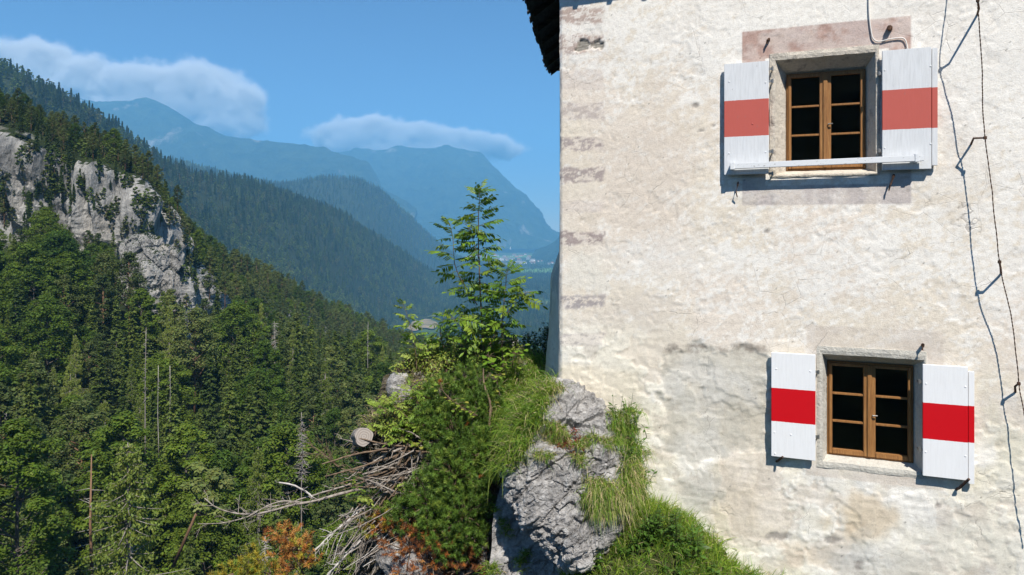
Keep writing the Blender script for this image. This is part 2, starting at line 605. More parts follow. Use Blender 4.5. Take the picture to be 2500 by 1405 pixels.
KD = 1.6      # how much farther the background lies than first paced out
def hpatch(name, ctrl, nr, nc, amp, scale, mat, seed=0, drop=0.0, kind='structure', ridged=False):
    amp, scale, drop = amp * KD, scale / KD, drop * 1.15
    rows = [[W(c[0], c[1], c[2] * KD) - np.array([0, 0, c[3] if len(c) > 3 else drop]) for c in r] for r in ctrl]
    G = patch(rows, nr, nc)
    N = grid_normals(G)
    d = fbm(G.reshape(-1, 3), scale, 6, seed, 0.5, ridged).reshape(nr, nc, 1) * amp
    G = G + N * d
    o = link(name, mesh_np(name, G.reshape(-1, 3), grid_faces(nr, nc), mat, True))
    tag(o, kind=kind)
    return o, G

H = 11.0
near_ctrl = [
    [(-700, 1800, 34, H), (-60, 1800, 34, H), (150, 1800, 36, H), (330, 1800, 36, H), (480, 1800, 37, H), (640, 1800, 38, H), (820, 1800, 40, H), (1000, 1800, 42, H), (1300, 1800, 44, H)],
    [(-700, 1405, 52, H), (-60, 1405, 52, H), (150, 1405, 55, H), (330, 1405, 57, H), (480, 1405, 59, H), (640, 1405, 60, H), (820, 1405, 62, H), (1000, 1405, 66, H), (1300, 1405, 70, H)],
    [(-700, 1000, 78, H), (-60, 1000, 82, H), (150, 1000, 85, H), (330, 1000, 90, H), (480, 1003, 94, H), (640, 1005, 98, H), (820, 1010, 104, H), (1000, 1020, 110, H), (1300, 1050, 120, H)],
    [(-700, 760, 108, H), (-60, 770, 116, H), (150, 776, 120, H), (330, 786, 127, H), (480, 794, 134, H), (640, 805, 145, H), (820, 835, 167, H), (1000, 880, 185, H), (1300, 930, 200, H)],
    [(-700, 520, 156, 0), (-60, 575, 158, 0), (150, 620, 159, 0), (330, 655, 162, 0), (480, 735, 176, 7), (640, 760, 215, H), (820, 815, 280, H), (1000, 860, 320, H), (1300, 920, 330, H)],
    [(-700, 200, 163, 0), (-60, 290, 165, 0), (150, 368, 167, 0), (330, 432, 171, 0), (480, 640, 196, 7), (640, 700, 245, H), (820, 780, 315, H), (1000, 840, 350, H), (1300, 905, 360, H)],
    [(-700, 120, 225, H), (-60, 255, 228, H), (150, 350, 232, H), (330, 452, 240, H), (480, 562, 255, H), (640, 645, 295, H), (820, 742, 365, H), (1000, 815, 400, H), (1300, 890, 400, H)],
    [(-700, 220, 300, H), (-60, 320, 300, H), (150, 410, 305, H), (330, 510, 315, H), (480, 620, 330, H), (640, 720, 375, H), (820, 800, 450, H), (1000, 860, 480, H), (1300, 920, 480, H)],
]
def near_hill():
    rows = [[W(*c[:3]) - np.array([0, 0, c[3]]) for c in r] for r in near_ctrl]
    nr, nc = 300, 300
    G = patch(rows, nr, nc)
    N = grid_normals(G)
    P = G.reshape(-1, 3)
    n1 = fbm(P, 0.035, 5, 3).reshape(nr, nc, 1)
    steep = 1 - np.abs(N[:, :, 2:3])
    stretch = P * np.array([1, 1, 0.22])
    crag = fbm(stretch, 0.16, 6, 9, 0.55, True).reshape(nr, nc, 1)
    d1, d2, _ = worley(stretch, 0.13, 5)
    G = G + N * (n1 * 3.0 + sstep(0.25, 0.6, steep) * (crag * 3.6 + (d2 - d1).reshape(nr, nc, 1) * 4.6 + fbm(P, .09, 3, 77).reshape(nr, nc, 1) * 3.5))
    o = link('hillside', mesh_np('hillside', G.reshape(-1, 3), grid_faces(nr, nc), M_CLIFF, False))
    tag(o, kind='structure')
    return G
NEAR = near_hill()

mid_ctrl = [
    [(-500, 420, 330), (0, 470, 330), (250, 560, 370), (450, 650, 430), (644, 770, 560), (824, 830, 720), (968, 830, 900), (1080, 800, 1100), (1250, 770, 1300)],
    [(-500, 150, 420), (0, 330, 420), (250, 430, 480), (450, 545, 560), (644, 620, 700), (824, 690, 880), (968, 730, 1080), (1080, 735, 1300), (1250, 740, 1500)],
    [(-500, -40, 500), (0, 220, 500), (250, 330, 560), (450, 460, 660), (644, 510, 820), (824, 570, 990), (968, 650, 1190), (1080, 690, 1450), (1250, 715, 1650)],
    [(-500, -150, 570), (0, 142, 560), (250, 268, 630), (450, 402, 750), (644, 450, 950), (824, 508, 1120), (968, 604, 1320), (1080, 662, 1600), (1250, 700, 1800)],
    [(-500, -100, 700), (0, 190, 700), (250, 330, 780), (450, 450, 900), (644, 510, 1120), (824, 570, 1300), (968, 640, 1500), (1080, 680, 1750), (1250, 705, 1950)],
]
_, MID = hpatch('forested_slope', mid_ctrl, 120, 160, 9, 0.006, M_FLOOR, 4, drop=14)

hill_ctrl = [
    [(150, 520, 1200), (450, 560, 1250), (560, 570, 1350), (690, 600, 1450), (830, 640, 1600), (930, 680, 1800), (1040, 690, 2000), (1120, 690, 2200), (1200, 680, 2400)],
    [(150, 420, 1400), (450, 450, 1500), (560, 480, 1600), (690, 505, 1700), (830, 520, 1850), (930, 550, 2000), (1040, 610, 2200), (1120, 645, 2400), (1200, 660, 2600)],
    [(150, 330, 1600), (450, 400, 1700), (560, 428, 1800), (690, 446, 1950), (830, 437, 2050), (930, 462, 2200), (1040, 560, 2400), (1120, 622, 2600), (1200, 650, 2800)],
    [(150, 380, 1900), (450, 440, 2000), (560, 460, 2100), (690, 480, 2250), (830, 480, 2350), (930, 510, 2500), (1040, 590, 2700), (1120, 635, 2900), (1200, 650, 3000)],
]
_, HILL = hpatch('wooded_hill', hill_ctrl, 110, 150, 14, 0.004, M_FLOOR, 6, drop=12)

def mountain_mat(name, green=0.55):
    m = Mat(name, rough=0.95, spec=0.05)
    p = m.pos()
    g1 = m.noise(0.0030, 8, 0.66, m.mapping(p, (1, 1, 0.3)))
    wood = m.ramp(m.noise(0.008, 6, 0.7, p), [(0.35, (0.020, 0.036, 0.018)), (0.65, (0.055, 0.080, 0.035))])
    rock = (0.36, 0.33, 0.29)
    m.color(m.mix(m.ramp(g1, [(green, (0, 0, 0)), (green + .11, (1, 1, 1))]), wood, rock))
    m.normal(m.bump(m.noise(0.005, 8, 0.7, p), 1.0, 130))
    return m.m

left_ctrl = [
    [(-400, 640, 3000), (100, 640, 3000), (240, 640, 3100), (400, 640, 3200), (600, 640, 3200), (760, 640, 3200), (900, 640, 3200), (1010, 640, 3300)],
    [(-400, 420, 3500), (100, 420, 3500), (240, 430, 3500), (400, 450, 3550), (600, 480, 3600), (760, 500, 3600), (900, 540, 3600), (1010, 590, 3500)],
    [(-400, 200, 4100), (100, 250, 4100), (240, 262, 4100), (400, 266, 4100), (560, 345, 4050), (740, 369, 4000), (850, 392, 3950), (1010, 520, 3800)],
    [(-400, 330, 4500), (100, 340, 4500), (240, 350, 4500), (400, 350, 4500), (600, 420, 4400), (760, 430, 4300), (900, 470, 4200), (1010, 560, 4100)],
]
hpatch('mountain', left_ctrl, 220, 320, 62, 0.0030, mountain_mat('distant_mountain_slopes', 0.59), 8, ridged=True)
massif_ctrl = [
    [(650, 625, 4500), (800, 622, 4500), (950, 620, 4450), (1100, 618, 4400), (1220, 617, 4400), (1320, 616, 4400), (1420, 616, 4400), (1800, 616, 4400)],
    [(650, 500, 4800), (800, 490, 4800), (950, 480, 4800), (1100, 480, 4700), (1220, 520, 4600), (1320, 570, 4550), (1420, 598, 4550), (1800, 606, 4550)],
    [(650, 400, 5400), (800, 378, 5400), (950, 366, 5400), (1080, 368, 5300), (1180, 396, 5200), (1290, 505, 5000), (1390, 590, 4900), (1800, 600, 4900)],
    [(650, 450, 6000), (800, 440, 6000), (950, 430, 6000), (1100, 430, 5900), (1220, 460, 5700), (1320, 560, 5500), (1420, 595, 5400), (1800, 600, 5400)],
]
hpatch('mountain', massif_ctrl, 220, 320, 60, 0.0028, mountain_mat('distant_massif_slopes', 0.60), 12, ridged=True)
side_ctrl = [
    [(1290, 640, 3300), (1340, 640, 3200), (1420, 640, 3000), (1700, 640, 2900)],
    [(1305, 612, 3600), (1350, 592, 3500), (1420, 540, 3400), (1700, 420, 3400)],
    [(1310, 616, 3800), (1355, 600, 3800), (1420, 560, 3700), (1700, 450, 3700)],
]
hpatch('hill', side_ctrl, 40, 60, 8, 0.006, mountain_mat('wooded_spur', 0.72), 13)

# rock outcrop below the main face, and the wooded slope across the gorge that the windows mirror
def outcrop():
    rows = [[(290, 760, 150), (330, 760, 147), (380, 760, 147), (440, 780, 149)], [(300, 670, 148), (335, 665, 145), (385, 675, 145.5), (438, 700, 148)],
            [(308, 618, 148), (340, 608, 146), (385, 614, 147), (432, 645, 149)], [(308, 604, 150), (340, 592, 148.5), (385, 598, 149), (430, 632, 150)], [(295, 660, 156), (340, 650, 156), (390, 660, 156), (440, 690, 156)]]
    G = patch([[W(*c) for c in r] for r in rows], 110, 110)
    N = grid_normals(G)
    if N[..., 1].mean() > 0: N = -N
    P = G.reshape(-1, 3) * np.array([1, 1, .5])
    d1, d2, cid = worley(P, .28, 8)
    G = G + N * ((cid - .5) * 1.6 + np.minimum(d2 - d1, .3) * 2.2 + fbm(P, .5, 5, 3, .55, True) * 1.1).reshape(110, 110, 1)
    tag(link('rock_outcrop', mesh_np('rock_outcrop', G.reshape(-1, 3), grid_faces(110, 110), M_CLIFF, False)), kind='structure')
outcrop()
def opposite():
    xs, ys = np.linspace(-700, 700, 90), np.linspace(-130, -700, 60)
    X, Y = np.meshgrid(xs, ys)
    P = np.stack([X, Y, np.zeros_like(X)], -1).reshape(-1, 3)
    P[:, 2] = -90 + 250 * sstep(-130, -620, P[:, 1]) + fbm(P, .012, 5, 33) * 14 + vnoise(P * .13, 5) * 4
    tag(link('opposite_hillside', mesh_np('opposite_hillside', P, grid_faces(60, 90)[:, ::-1], M_FLOOR, False)), kind='structure')
opposite()

# valley floor
ZV = -152.0 * KD
def valley():
    xs = np.linspace(-5600, 8300, 140)
    ys = np.linspace(520, 10400, 140)
    X, Y = np.meshgrid(xs, ys)
    P = np.stack([X, Y, np.zeros_like(X)], -1).reshape(-1, 3)
    P[:, 2] = ZV + fbm(P, 0.004, 3, 21) * 2.0 - 1.0
    m = Mat('valley_meadow_and_wood', rough=0.95, spec=0.1)
    n = m.noise(0.006, 6, 0.6, m.pos())
    m.color(m.ramp(n, [(0.4, (0.030, 0.050, 0.020)), (0.55, (0.060, 0.095, 0.030)), (0.7, (0.11, 0.13, 0.06))]))
    tag(link('valley_floor', mesh_np('valley_floor', P, grid_faces(140, 140), m.m, True)), kind='structure')
valley()

def flat_blob(name, pts, z, mat, kind='structure', height=0.0, seed=0):
    """outline of photo pixels laid on level z"""
    c = np.array([((px - CX) / F * (F * -z / (py - HY)), F * -z / (py - HY)) for px, py in pts])
    n = 64
    cc = catmull(np.vstack([c, c[:1]]), n + 1)[:-1]
    ctr = cc.mean(0)
    rings = 10
    V = []
    for k in range(rings):
        t = 1 - k / (rings - 1) * 0.97
        q = ctr + (cc - ctr) * t
        V.append(np.column_stack([q, np.full(n, z + height * sstep(0, 0.7, np.array(1 - t)))]))
    V = np.concatenate(V)
    if height:
        V[:, 2] += fbm(V, 0.03, 4, seed) * height * 0.5 * (V[:, 2] > z + .1 * height)
    return tag(link(name, mesh_np(name, V, grid_faces(rings, n, True), mat, False)), kind=kind)

M_FIELD = ground_mat('mown_green_field', (0.10, 0.19, 0.035), (0.14, 0.24, 0.05), 0.02, .05)
M_GRAVEL = ground_mat('pale_gravel', (0.15, 0.13, 0.075), (0.33, 0.25, 0.16), 0.035, .25)
M_SCRUB = ground_mat('olive_scrub', (0.07, 0.10, 0.03), (0.13, 0.15, 0.055), 0.05, .15)
flat_blob('field', [(1262, 662), (1300, 657), (1420, 654), (1420, 664), (1330, 667), (1275, 671)], ZV + 4, M_FIELD)
flat_blob('field', [(1120, 630), (1180, 627), (1260, 624), (1330, 622), (1340, 626), (1240, 631), (1150, 634)], ZV + 4, M_FIELD)
flat_blob('gravel_pit', [(978, 789), (996, 782), (1015, 784), (1040, 779), (1062, 785), (1070, 793), (1058, 803), (1035, 801), (1012, 808), (990, 800)], ZV + 3, M_GRAVEL, height=5, seed=3)
flat_blob('clearing', [(1268, 716), (1290, 712), (1310, 714), (1305, 720), (1280, 722)], ZV + 4, M_GRAVEL)
flat_blob('meadow', [(960, 760), (1000, 744), (1060, 746), (1085, 762), (1050, 774), (985, 776)], ZV + 4.5, M_SCRUB)
flat_blob('field', [(1300, 742), (1330, 736), (1350, 740), (1340, 748)], ZV + 4, M_SCRUB)

# ------------------------------------------------------------------ forests
def sample_patch(G, area_per_tree, rng, jitter=1.0):
    """random points on a grid surface, one per so many square metres"""
    a, b, c, d = G[:-1, :-1], G[:-1, 1:], G[1:, 1:], G[1:, :-1]
    ar = np.linalg.norm(np.cross((b - a)[..., :2], (d - a)[..., :2])[..., None], axis=-1)
    n = rng.poisson(ar / area_per_tree)
    idx = np.repeat(np.arange(n.size), n.ravel())
    u, v = rng.uniform(0, 1, (2, len(idx), 1))
    A, B, C, D = (q.reshape(-1, 3)[idx] for q in (a, b, c, d))
    P = (A * (1 - u) + B * u) * (1 - v) + (D * (1 - u) + C * u) * v
    nrm = unit(np.cross(B - A, D - A))
    return P, nrm

def pix(P):
    return CX + F * P[:, 0] / P[:, 1], HY - F * P[:, 2] / P[:, 1]

def thin(P, r, order=None):
    """drop points closer than r to an earlier one"""
    keep, cells = [], {}
    for i in (range(len(P)) if order is None else order):
        k = (int(P[i, 0] // r), int(P[i, 1] // r))
        ok = True
        for dx in (-1, 0, 1):
            for dy in (-1, 0, 1):
                for j in cells.get((k[0] + dx, k[1] + dy), ()):
                    if (P[i, 0] - P[j, 0]) ** 2 + (P[i, 1] - P[j, 1]) ** 2 < r * r:
                        ok = False
                        break
        if ok:
            cells.setdefault(k, []).append(i)
            keep.append(i)
    return np.array(keep, dtype=int)

def forest_object(name, P, rot, scl, idx, meshes, label):
    """one mass of far trees: instances of small trees on points"""
    coll = bpy.data.collections.new(name + '_kinds')
    for i, (t, c) in enumerate(meshes):
        me = bpy.data.meshes.new('%s_%02d' % (name, i))
        bm = bmesh.new()
        bm.from_mesh(t)
        nt = len(bm.faces)
        bm.from_mesh(c)
        bm.faces.ensure_lookup_table()
        for k, fa in enumerate(bm.faces):
            fa.material_index = 0 if k < nt else 1
        bm.to_mesh(me)
        bm.free()
        me.materials.append(t.materials[0])
        me.materials.append(c.materials[0])
        coll.objects.link(bpy.data.objects.new('%s_kind_%02d' % (name, i), me))
    me = bpy.data.meshes.new(name)
    me.vertices.add(len(P))
    me.vertices.foreach_set('co', np.asarray(P, dtype=np.float32).ravel())
    for nm, ty, val in (('rotz', 'FLOAT', rot), ('siz', 'FLOAT', scl), ('kindno', 'INT', idx)):
        at = me.attributes.new(nm, ty, 'POINT')
        at.data.foreach_set('value', np.asarray(val, dtype=np.int32 if ty == 'INT' else np.float32))
    o = link(name, me)
    ng = bpy.data.node_groups.new(name, 'GeometryNodeTree')
    ng.interface.new_socket('Geometry', in_out='INPUT', socket_type='NodeSocketGeometry')
    ng.interface.new_socket('Geometry', in_out='OUTPUT', socket_type='NodeSocketGeometry')
    N, L = ng.nodes, ng.links
    gi, go = N.new('NodeGroupInput'), N.new('NodeGroupOutput')
    ci = N.new('GeometryNodeCollectionInfo')
    ci.inputs['Collection'].default_value = coll
    ci.inputs['Separate Children'].default_value = True
    ci.inputs['Reset Children'].default_value = True
    ip = N.new('GeometryNodeInstanceOnPoints')
    ip.inputs['Pick Instance'].default_value = True
    def named(nm, ty):
        q = N.new('GeometryNodeInputNamedAttribute')
        q.data_type = ty
        q.inputs['Name'].default_value = nm
        return q.outputs['Attribute']
    cb = N.new('ShaderNodeCombineXYZ')
    L.new(named('rotz', 'FLOAT'), cb.inputs[2])
    L.new(gi.outputs[0], ip.inputs['Points'])
    L.new(ci.outputs[0], ip.inputs['Instance'])
    L.new(named('kindno', 'INT'), ip.inputs['Instance Index'])
    L.new(cb.outputs[0], ip.inputs['Rotation'])
    L.new(named('siz', 'FLOAT'), ip.inputs['Scale'])
    L.new(ip.outputs[0], go.inputs[0])
    o.modifiers.new('forest', 'NODES').node_group = ng
    return tag(o, label, 'forest', kind='stuff')

TREE_LABEL = {
    'spruce_tree': ('dark green pointed spruce', 'spruces'),
    'pine_tree': ('grey-green rounded pine', 'pines'),
    'beech_tree': ('deep green leafy beech', 'beeches'),
    'larch_tree': ('pale green feathery larch', 'larches'),
}
LANDMARKS = [(401, 930, 'the pair of bleached trunks'), (355, 860, 'the tall thin dead trunk'), (672, 825, 'the white dead tree'), (737, 1090, 'the brown dead spruce'), (312, 1180, 'the drooping larch'),
             (480, 1260, 'the leaning pine'), (40, 1180, 'the corner beech'), (80, 420, 'the upper cliff face'), (320, 480, 'the main cliff face'), (365, 625, 'the pale lower outcrop'),
             (12, 1010, 'the bare trunk at the left edge'), (600, 1250, 'the longest bleached branch'), (898, 830, 'the thin trunk above the crag'), (895, 1066, 'the sawn log'), (600, 640, 'the ridge crest'), (130, 720, 'the forest middle at the left')]
def plant(kind, variant, loc, h, rz, label, group, wide=1.0):
    t, c = KINDS[kind][variant % len(KINDS[kind])]
    base_h = {'spruce_tree': 20, 'larch_tree': 20}.get(kind, 17)
    s = h / base_h
    r = empty(kind, loc, (0, 0, rz), label, 'tree', group)
    r.scale = (s * wide, s * wide, s)
    link('trunk', t, r)
    link('crown', c, r)
    return r

def near_forest():
    rng = g(77)
    P, nrm = sample_patch(NEAR, 9.0, rng)
    up = np.abs(nrm[:, 2])
    px, py = pix(P)
    # bare cliff faces and scree gaps are left open
    gap = fbm(P, 0.03, 3, 41)
    ok = (up > 0.56) & (P[:, 1] > 43) & (px > -350) & (px < 1500)
    bare = ((px < 430) & (py > 330) & (py < 720) & (gap > 0.38) & (P[:, 1] > 146) & (P[:, 1] < 168)) | ((px > 300) & (px < 445) & (py > 560) & (py < 800) & (P[:, 1] > 143) & (P[:, 1] < 150))
    ok &= ~bare
    P = P[ok]
    k = thin(P, 3.5)
    P = P[k]
    # a closed row of trees along the brink of the cliff
    cr = NEAR[219:234].reshape(-1, 3)
    cx = pix(cr)[0]
    cr = cr[(cx > -80) & (cx < 470)]
    cr = cr[rng.permutation(len(cr))]
    cr = cr[thin(cr, 3.4)]
    P = np.vstack([P, cr])
    n = len(P)
    far = P[:, 1]
    px, py = pix(P)
    cliff = (far > 160)
    a = fbm(P, 0.022, 3, 51)
    kind = []
    for i in range(n):
        u = rng.uniform()
        if cliff[i]:
            kind.append('pine_tree' if u < .62 else 'spruce_tree' if u < .85 else 'beech_tree')
        elif a[i] > 0.10:
            kind.append('beech_tree' if u < (.55 if far[i] > 80 else .3) else 'spruce_tree' if u < .82 else 'larch_tree' if u < .9 else 'pine_tree')
        else:
            kind.append('spruce_tree' if u < .55 else 'pine_tree' if u < .75 else 'beech_tree' if u < .88 else 'larch_tree')
    h = np.where(cliff, rng.uniform(8, 13, n), rng.uniform(11, 18.5, n)) * (1 + 0.12 * a)
    foot = (far > 138) & (far < 168) & (px < 470)
    h = np.where(foot, np.where(px > 240, rng.uniform(7, 11, n), rng.uniform(7.5, 12.5, n)), h)
    brink = (far > 160) & (far < 200) & (px < 480)
    h = np.where(brink, rng.uniform(5.0, 8.5, n), h)
    # special trees keep their own room
    for q, rad in SPECIAL_ROOM:
        d = np.hypot(P[:, 0] - q[0], P[:, 1] - q[1])
        h[d < rad] = 0
    size = h / far
    inview = (px > -60) & (px < 1330) & (py - F * h / far < 1400) & (py - F * h / far > 0)
    # the crag hides what stands behind it
    hidden = (px > 930) & (py - F * h / far > 820)
    order = np.argsort(-(size * (inview & ~hidden)))
    single = set(order[:255].tolist())
    rest = []
    tops = {}
    for i in single:
        if h[i] <= 0: continue
        x, y = px[i], py[i] - .6 * F * h[i] / far[i]
        d = [math.hypot(x - lx, y - ly) for lx, ly, _ in LANDMARKS]
        k = int(np.argmin(d))
        dx, dy = x - LANDMARKS[k][0], y - LANDMARKS[k][1]
        side = ('right of' if dx > 0 else 'left of') if abs(dx) > abs(dy) else ('below' if dy > 0 else 'above')
        tops.setdefault((kind[i], k, side), []).append((d[k], i))
    words = {}
    for (kd, k, side), lst in tops.items():
        for r, (_, i) in enumerate(sorted(lst)):
            o_ = ('nearest ', 'second ', 'third ', 'fourth ', 'fifth ', 'sixth ', 'seventh ', 'eighth ', 'ninth ', 'tenth ', 'eleventh ', 'twelfth ', 'thirteenth ', 'fourteenth ', 'fifteenth ', 'sixteenth ')[r] if r < 16 else 'outlying '
            words[i] = (o_ if len(lst) > 1 else '') + TREE_LABEL[kd][0] + ' ' + side + ' ' + LANDMARKS[k][2]
    for i in range(n):
        if h[i] <= 0: continue
        rz = rng.uniform(0, 6.28)
        if i in single:
            plant(kind[i], int(rng.integers(0, 3)), P[i] - np.array([0, 0, .3]), h[i], rz, words[i], TREE_LABEL[kind[i]][1] + ' of the near slope', rng.uniform(.9, 1.15))
        elif h[i] > 0:
            rest.append((i, rz))
    meshes, base, off = [], [], {}
    for kk in KINDS:
        off[kk] = len(meshes)
        meshes += KINDS[kk]
        base += [20 if kk in ('spruce_tree', 'larch_tree') else 17] * len(KINDS[kk])
    ii = np.array([r[0] for r in rest])
    kn = np.array([off[kind[i]] + int(rng.integers(0, len(KINDS[kind[i]]))) for i in ii])
    forest_object('forest', P[ii], [r[1] for r in rest], h[ii] / np.array(base)[kn], kn, meshes,
                  'mixed forest filling the near slope and the ridge above the cliff')
    # bushes clinging to the cliff
    Q, qn = sample_patch(NEAR, 1.5, rng)
    qx, qy = pix(Q)
    ok = (np.abs(qn[:, 2]) < 0.72) & (Q[:, 1] > 140) & (qx > -200) & (qx < 480) & (fbm(Q * np.array([1, 1, .45]), 0.075, 4, 61) > 0.06)
    Q = Q[ok]
    Q = Q[thin(Q + np.array([0, 1, 0]) * Q[:, 2:] * 2, 1.1)]
    NV = NEAR.reshape(-1, 3)[::2]
    nx, ny = pix(NV)
    extra = []
    for (x, y, sp_, c_) in ((60, 400, 14, 8), (110, 420, 16, 10), (150, 445, 18, 12), (172, 395, 12, 8), (212, 440, 16, 12), (120, 475, 24, 14), (252, 405, 12, 8), (310, 450, 10, 7), (385, 490, 12, 9), (402, 540, 12, 8),
                            (355, 555, 24, 12), (30, 460, 22, 12), (240, 490, 16, 10), (200, 480, 22, 12), (280, 560, 24, 14), (330, 500, 9, 7), (290, 440, 8, 6), (270, 520, 10, 8), (440, 590, 20, 12)):
        for _ in range(c_ // 2):
            qx, qy = rng.normal(x, sp_), rng.normal(y, sp_ * .8)
            extra.append(NV[np.argmin(np.hypot(nx - qx, ny - qy) + 300 * ((NV[:, 1] < 150) | (NV[:, 1] > 182)))])
    br = NEAR[210:222].reshape(-1, 3)
    bx = pix(br)[0]
    br = br[(bx > -80) & (bx < 480)]
    br = br[rng.permutation(len(br))]
    extra += list(br[thin(br, 1.5)])
    ft = NEAR[168:178].reshape(-1, 3)
    bx = pix(ft)[0]
    ft = ft[(bx > -80) & (bx < 470)]
    ft = ft[rng.permutation(len(ft))]
    extra += list(ft[thin(ft, 2.0)])
    Q = np.vstack([Q, np.array(extra)])
    m = len(Q)
    forest_object('cliff_shrubbery', Q - np.array([0, 0, 1.0]), rng.uniform(0, 6, m), rng.uniform(.10, .32, m), rng.integers(1, 6, m), FAR_KINDS,
                  'small bushes clinging to the grey cliff face')

def far_forest(name, G, area, hs, rng, label, cond=None, wts=(.3, .25, .15, .1, .1, .1)):
    P, nrm = sample_patch(G, area, rng)
    if cond is not None: P = P[cond(P)]
    P = P[fbm(P, 0.011, 4, 73) + 0.25 * rng.uniform(-1, 1, len(P)) < 0.42]
    P = P[thin(P, math.sqrt(area) * .62)]
    n = len(P)
    a = fbm(P, 0.006, 3, 71)
    kn = rng.choice(6, n, p=wts)
    kn = np.where((a > 0.22) & (rng.uniform(0, 1, n) < .6), rng.integers(4, 6, n), kn)
    forest_object(name, P, rng.uniform(0, 6.28, n), rng.uniform(hs[0], hs[1], n) / 20, kn, FAR_KINDS, label)

# trees that the photograph singles out: (kind, variant, px, py_top, Y, height, label)
LARCH = W(312, 1078, 53) - np.array([0, 0, 18.8])
SPECIAL_ROOM = [(LARCH, 4.6), (W(330, 1300, 47), 4.5), (W(222, 1250, 56), 2.0), (W(500, 1250, 62), 4.0)]
near_forest()
rng_f = g(5)
def inframe(P):
    x, y = pix(P)
    return (x > -150) & (x < 1480) & (P[:, 2] > ZV + 1) & ~((x > 972) & (x < 1076) & (y > 772) & (P[:, 1] < 1250 * KD))
far_forest('far_forest', MID, 50, (7, 25), rng_f, 'blue-green forest covering the long slope behind the cliff', inframe)
far_forest('far_forest', HILL, 200, (16, 32), rng_f, 'bluish forest covering the rounded hill over the valley', inframe)
def valley_forest():
    rng = g(9)
    n = 120000
    Y = 1100 + (5300 - 1100) * rng.uniform(0, 1, n) ** 0.8
    X = rng.uniform(-.25, .14, n) * Y
    P = np.column_stack([X, Y, np.full(n, ZV)])
    px, py = pix(P)
    py0 = py
    c = fbm(P, 0.0025, 4, 91)
    open_ = ((px > 1255) & (py > 653) & (py < 672)) | ((py < 652)) | ((px > 972) & (px < 1076) & (py > 768) & (py < 840)) | ((px > 1262) & (px < 1315) & (py > 709) & (py < 724)) | ((px > 1290) & (py > 733) & (py < 750))
    ok = (~open_) | ((rng.uniform(0, 1, n) < 0.05) & (py < 700))
    P = P[ok & (c > -0.55)]
    P = P[thin(P, 8.0)]
    m = len(P)
    kn = rng.choice(6, m, p=(.36, .3, .1, .08, .08, .08))
    forest_object('valley_forest', P, rng.uniform(0, 6.28, m), rng.uniform(15, 24, m) / 20, kn, FAR_KINDS, 'dark conifer forest on the flat valley floor')
valley_forest()

# ------------------------------------------------------------------ single trees and dead trunks of the near slope
def single_trees():
    plant('larch_tree', 0, LARCH, 19, 0.6, 'tall pale green drooping larch with a bare lower trunk, lower left', None, 1.75)['group'] = 'larches of the near slope'
    tr, cr = clumpy_geo(g(31), 15, 3.4, 44, 0.12, 430, .45, .22, True, True, .012)
    b = W(40, 1030, 46) - np.array([0, 0, 15])
    r = empty('beech_tree', b, (0, 0, 0), 'dark leafy beech in the bottom left corner with yellowish lower leaves', 'tree')
    link('trunk', tr.mesh('trunk', M_BARK, True), r); link('crown', cr.mesh('crown', M_BEECH), r)
    # slender bare pine trunk beside the larch
    tp = W(222, 1110, 55)
    tr = MB()
    tr.tube([(0, 0, 0), (.1, 0, 5), (-.05, 0, 10), (.05, 0, 15.5)], [.17, .14, .10, .04], 7)
    r = empty('pine_tree', tp - np.array([0, 0, 15.5]), (0, 0, 0), 'slender reddish bare pine trunk left of the drooping larch', 'tree')
    link('trunk', tr.mesh('trunk', M_PINEBARK, True), r)
    cr = MB()
    rg = g(33)
    for k in range(26):
        z = rg.uniform(3, 15); a = rg.uniform(0, 6.28); L = rg.uniform(.5, 1.6)
        cr.tube([(0, 0, z), (math.cos(a) * L, math.sin(a) * L, z + rg.uniform(-.4, .3))], [.03, .008], 4, cap=False)
    link('branch', cr.mesh('branch', M_SNAG, True), r)
    # leaning pine with orange bark
    r = empty('pine_tree', W(440, 1345, 58), (0, math.radians(24), 0), 'leaning pine with orange bark and a flat grey-green crown', 'tree')
    tr, cr = clumpy_geo(g(35), 7.6, 2.3, 12, 0.17, 240, .5, .62, True, True, .020)
    link('trunk', tr.mesh('trunk', M_PINEBARK, True), r); link('crown', cr.mesh('crown', M_PINE), r)
    snags = [
        (388, 893, 972, 84, 8, .25, 'bleached dead trunk, left one of a close pair among the dark trees'),
        (414, 893, 968, 84, 8, .25, 'bleached dead trunk, right one of a close pair among the dark trees'),
        (355, 800, 1000, 88, 30, .9, 'tall thin grey dead trunk rising above the pair of bleached trunks'),
        (672, 785, 865, 125, 46, 1.9, 'white dead tree with bare spreading branches below the wooded ridge'),
        (737, 1008, 1190, 70, 110, 1.5, 'brown dead spruce with dense dry twigs beside the crag'),
        (898, 785, 880, 150, 24, .8, 'thin grey dead trunk standing above the crag'),
        (12, 955, 1080, 80, 10, .4, 'grey bare trunk at the left edge of the forest'),
        (648, 1310, 1390, 62, 40, 1.3, 'small grey dead spruce under the bleached branch'),
    ]
    for i, (px, y0, y1, Y, tw, tl, lab) in enumerate(snags):
        h = (y1 - y0) / F * Y
        ext = 7.0
        tr, br = snag_geo(g(600 + i), h + ext, int(tw * 1.5), tl, .005, .05 + ext / (h + ext))
        r = empty('dead_tree', W(px, y1, Y) - np.array([0, 0, ext]), (0, 0, 0), lab, 'tree', 'dead trees in the forest')
        link('trunk', tr.mesh('trunk', M_SNAG if i not in (2, 4) else M_PALEBARK, True), r)
        link('branches', br.mesh('branches', M_SNAG if i not in (2, 4) else M_PALEBARK, True), r)['kind'] = 'stuff'
single_trees()

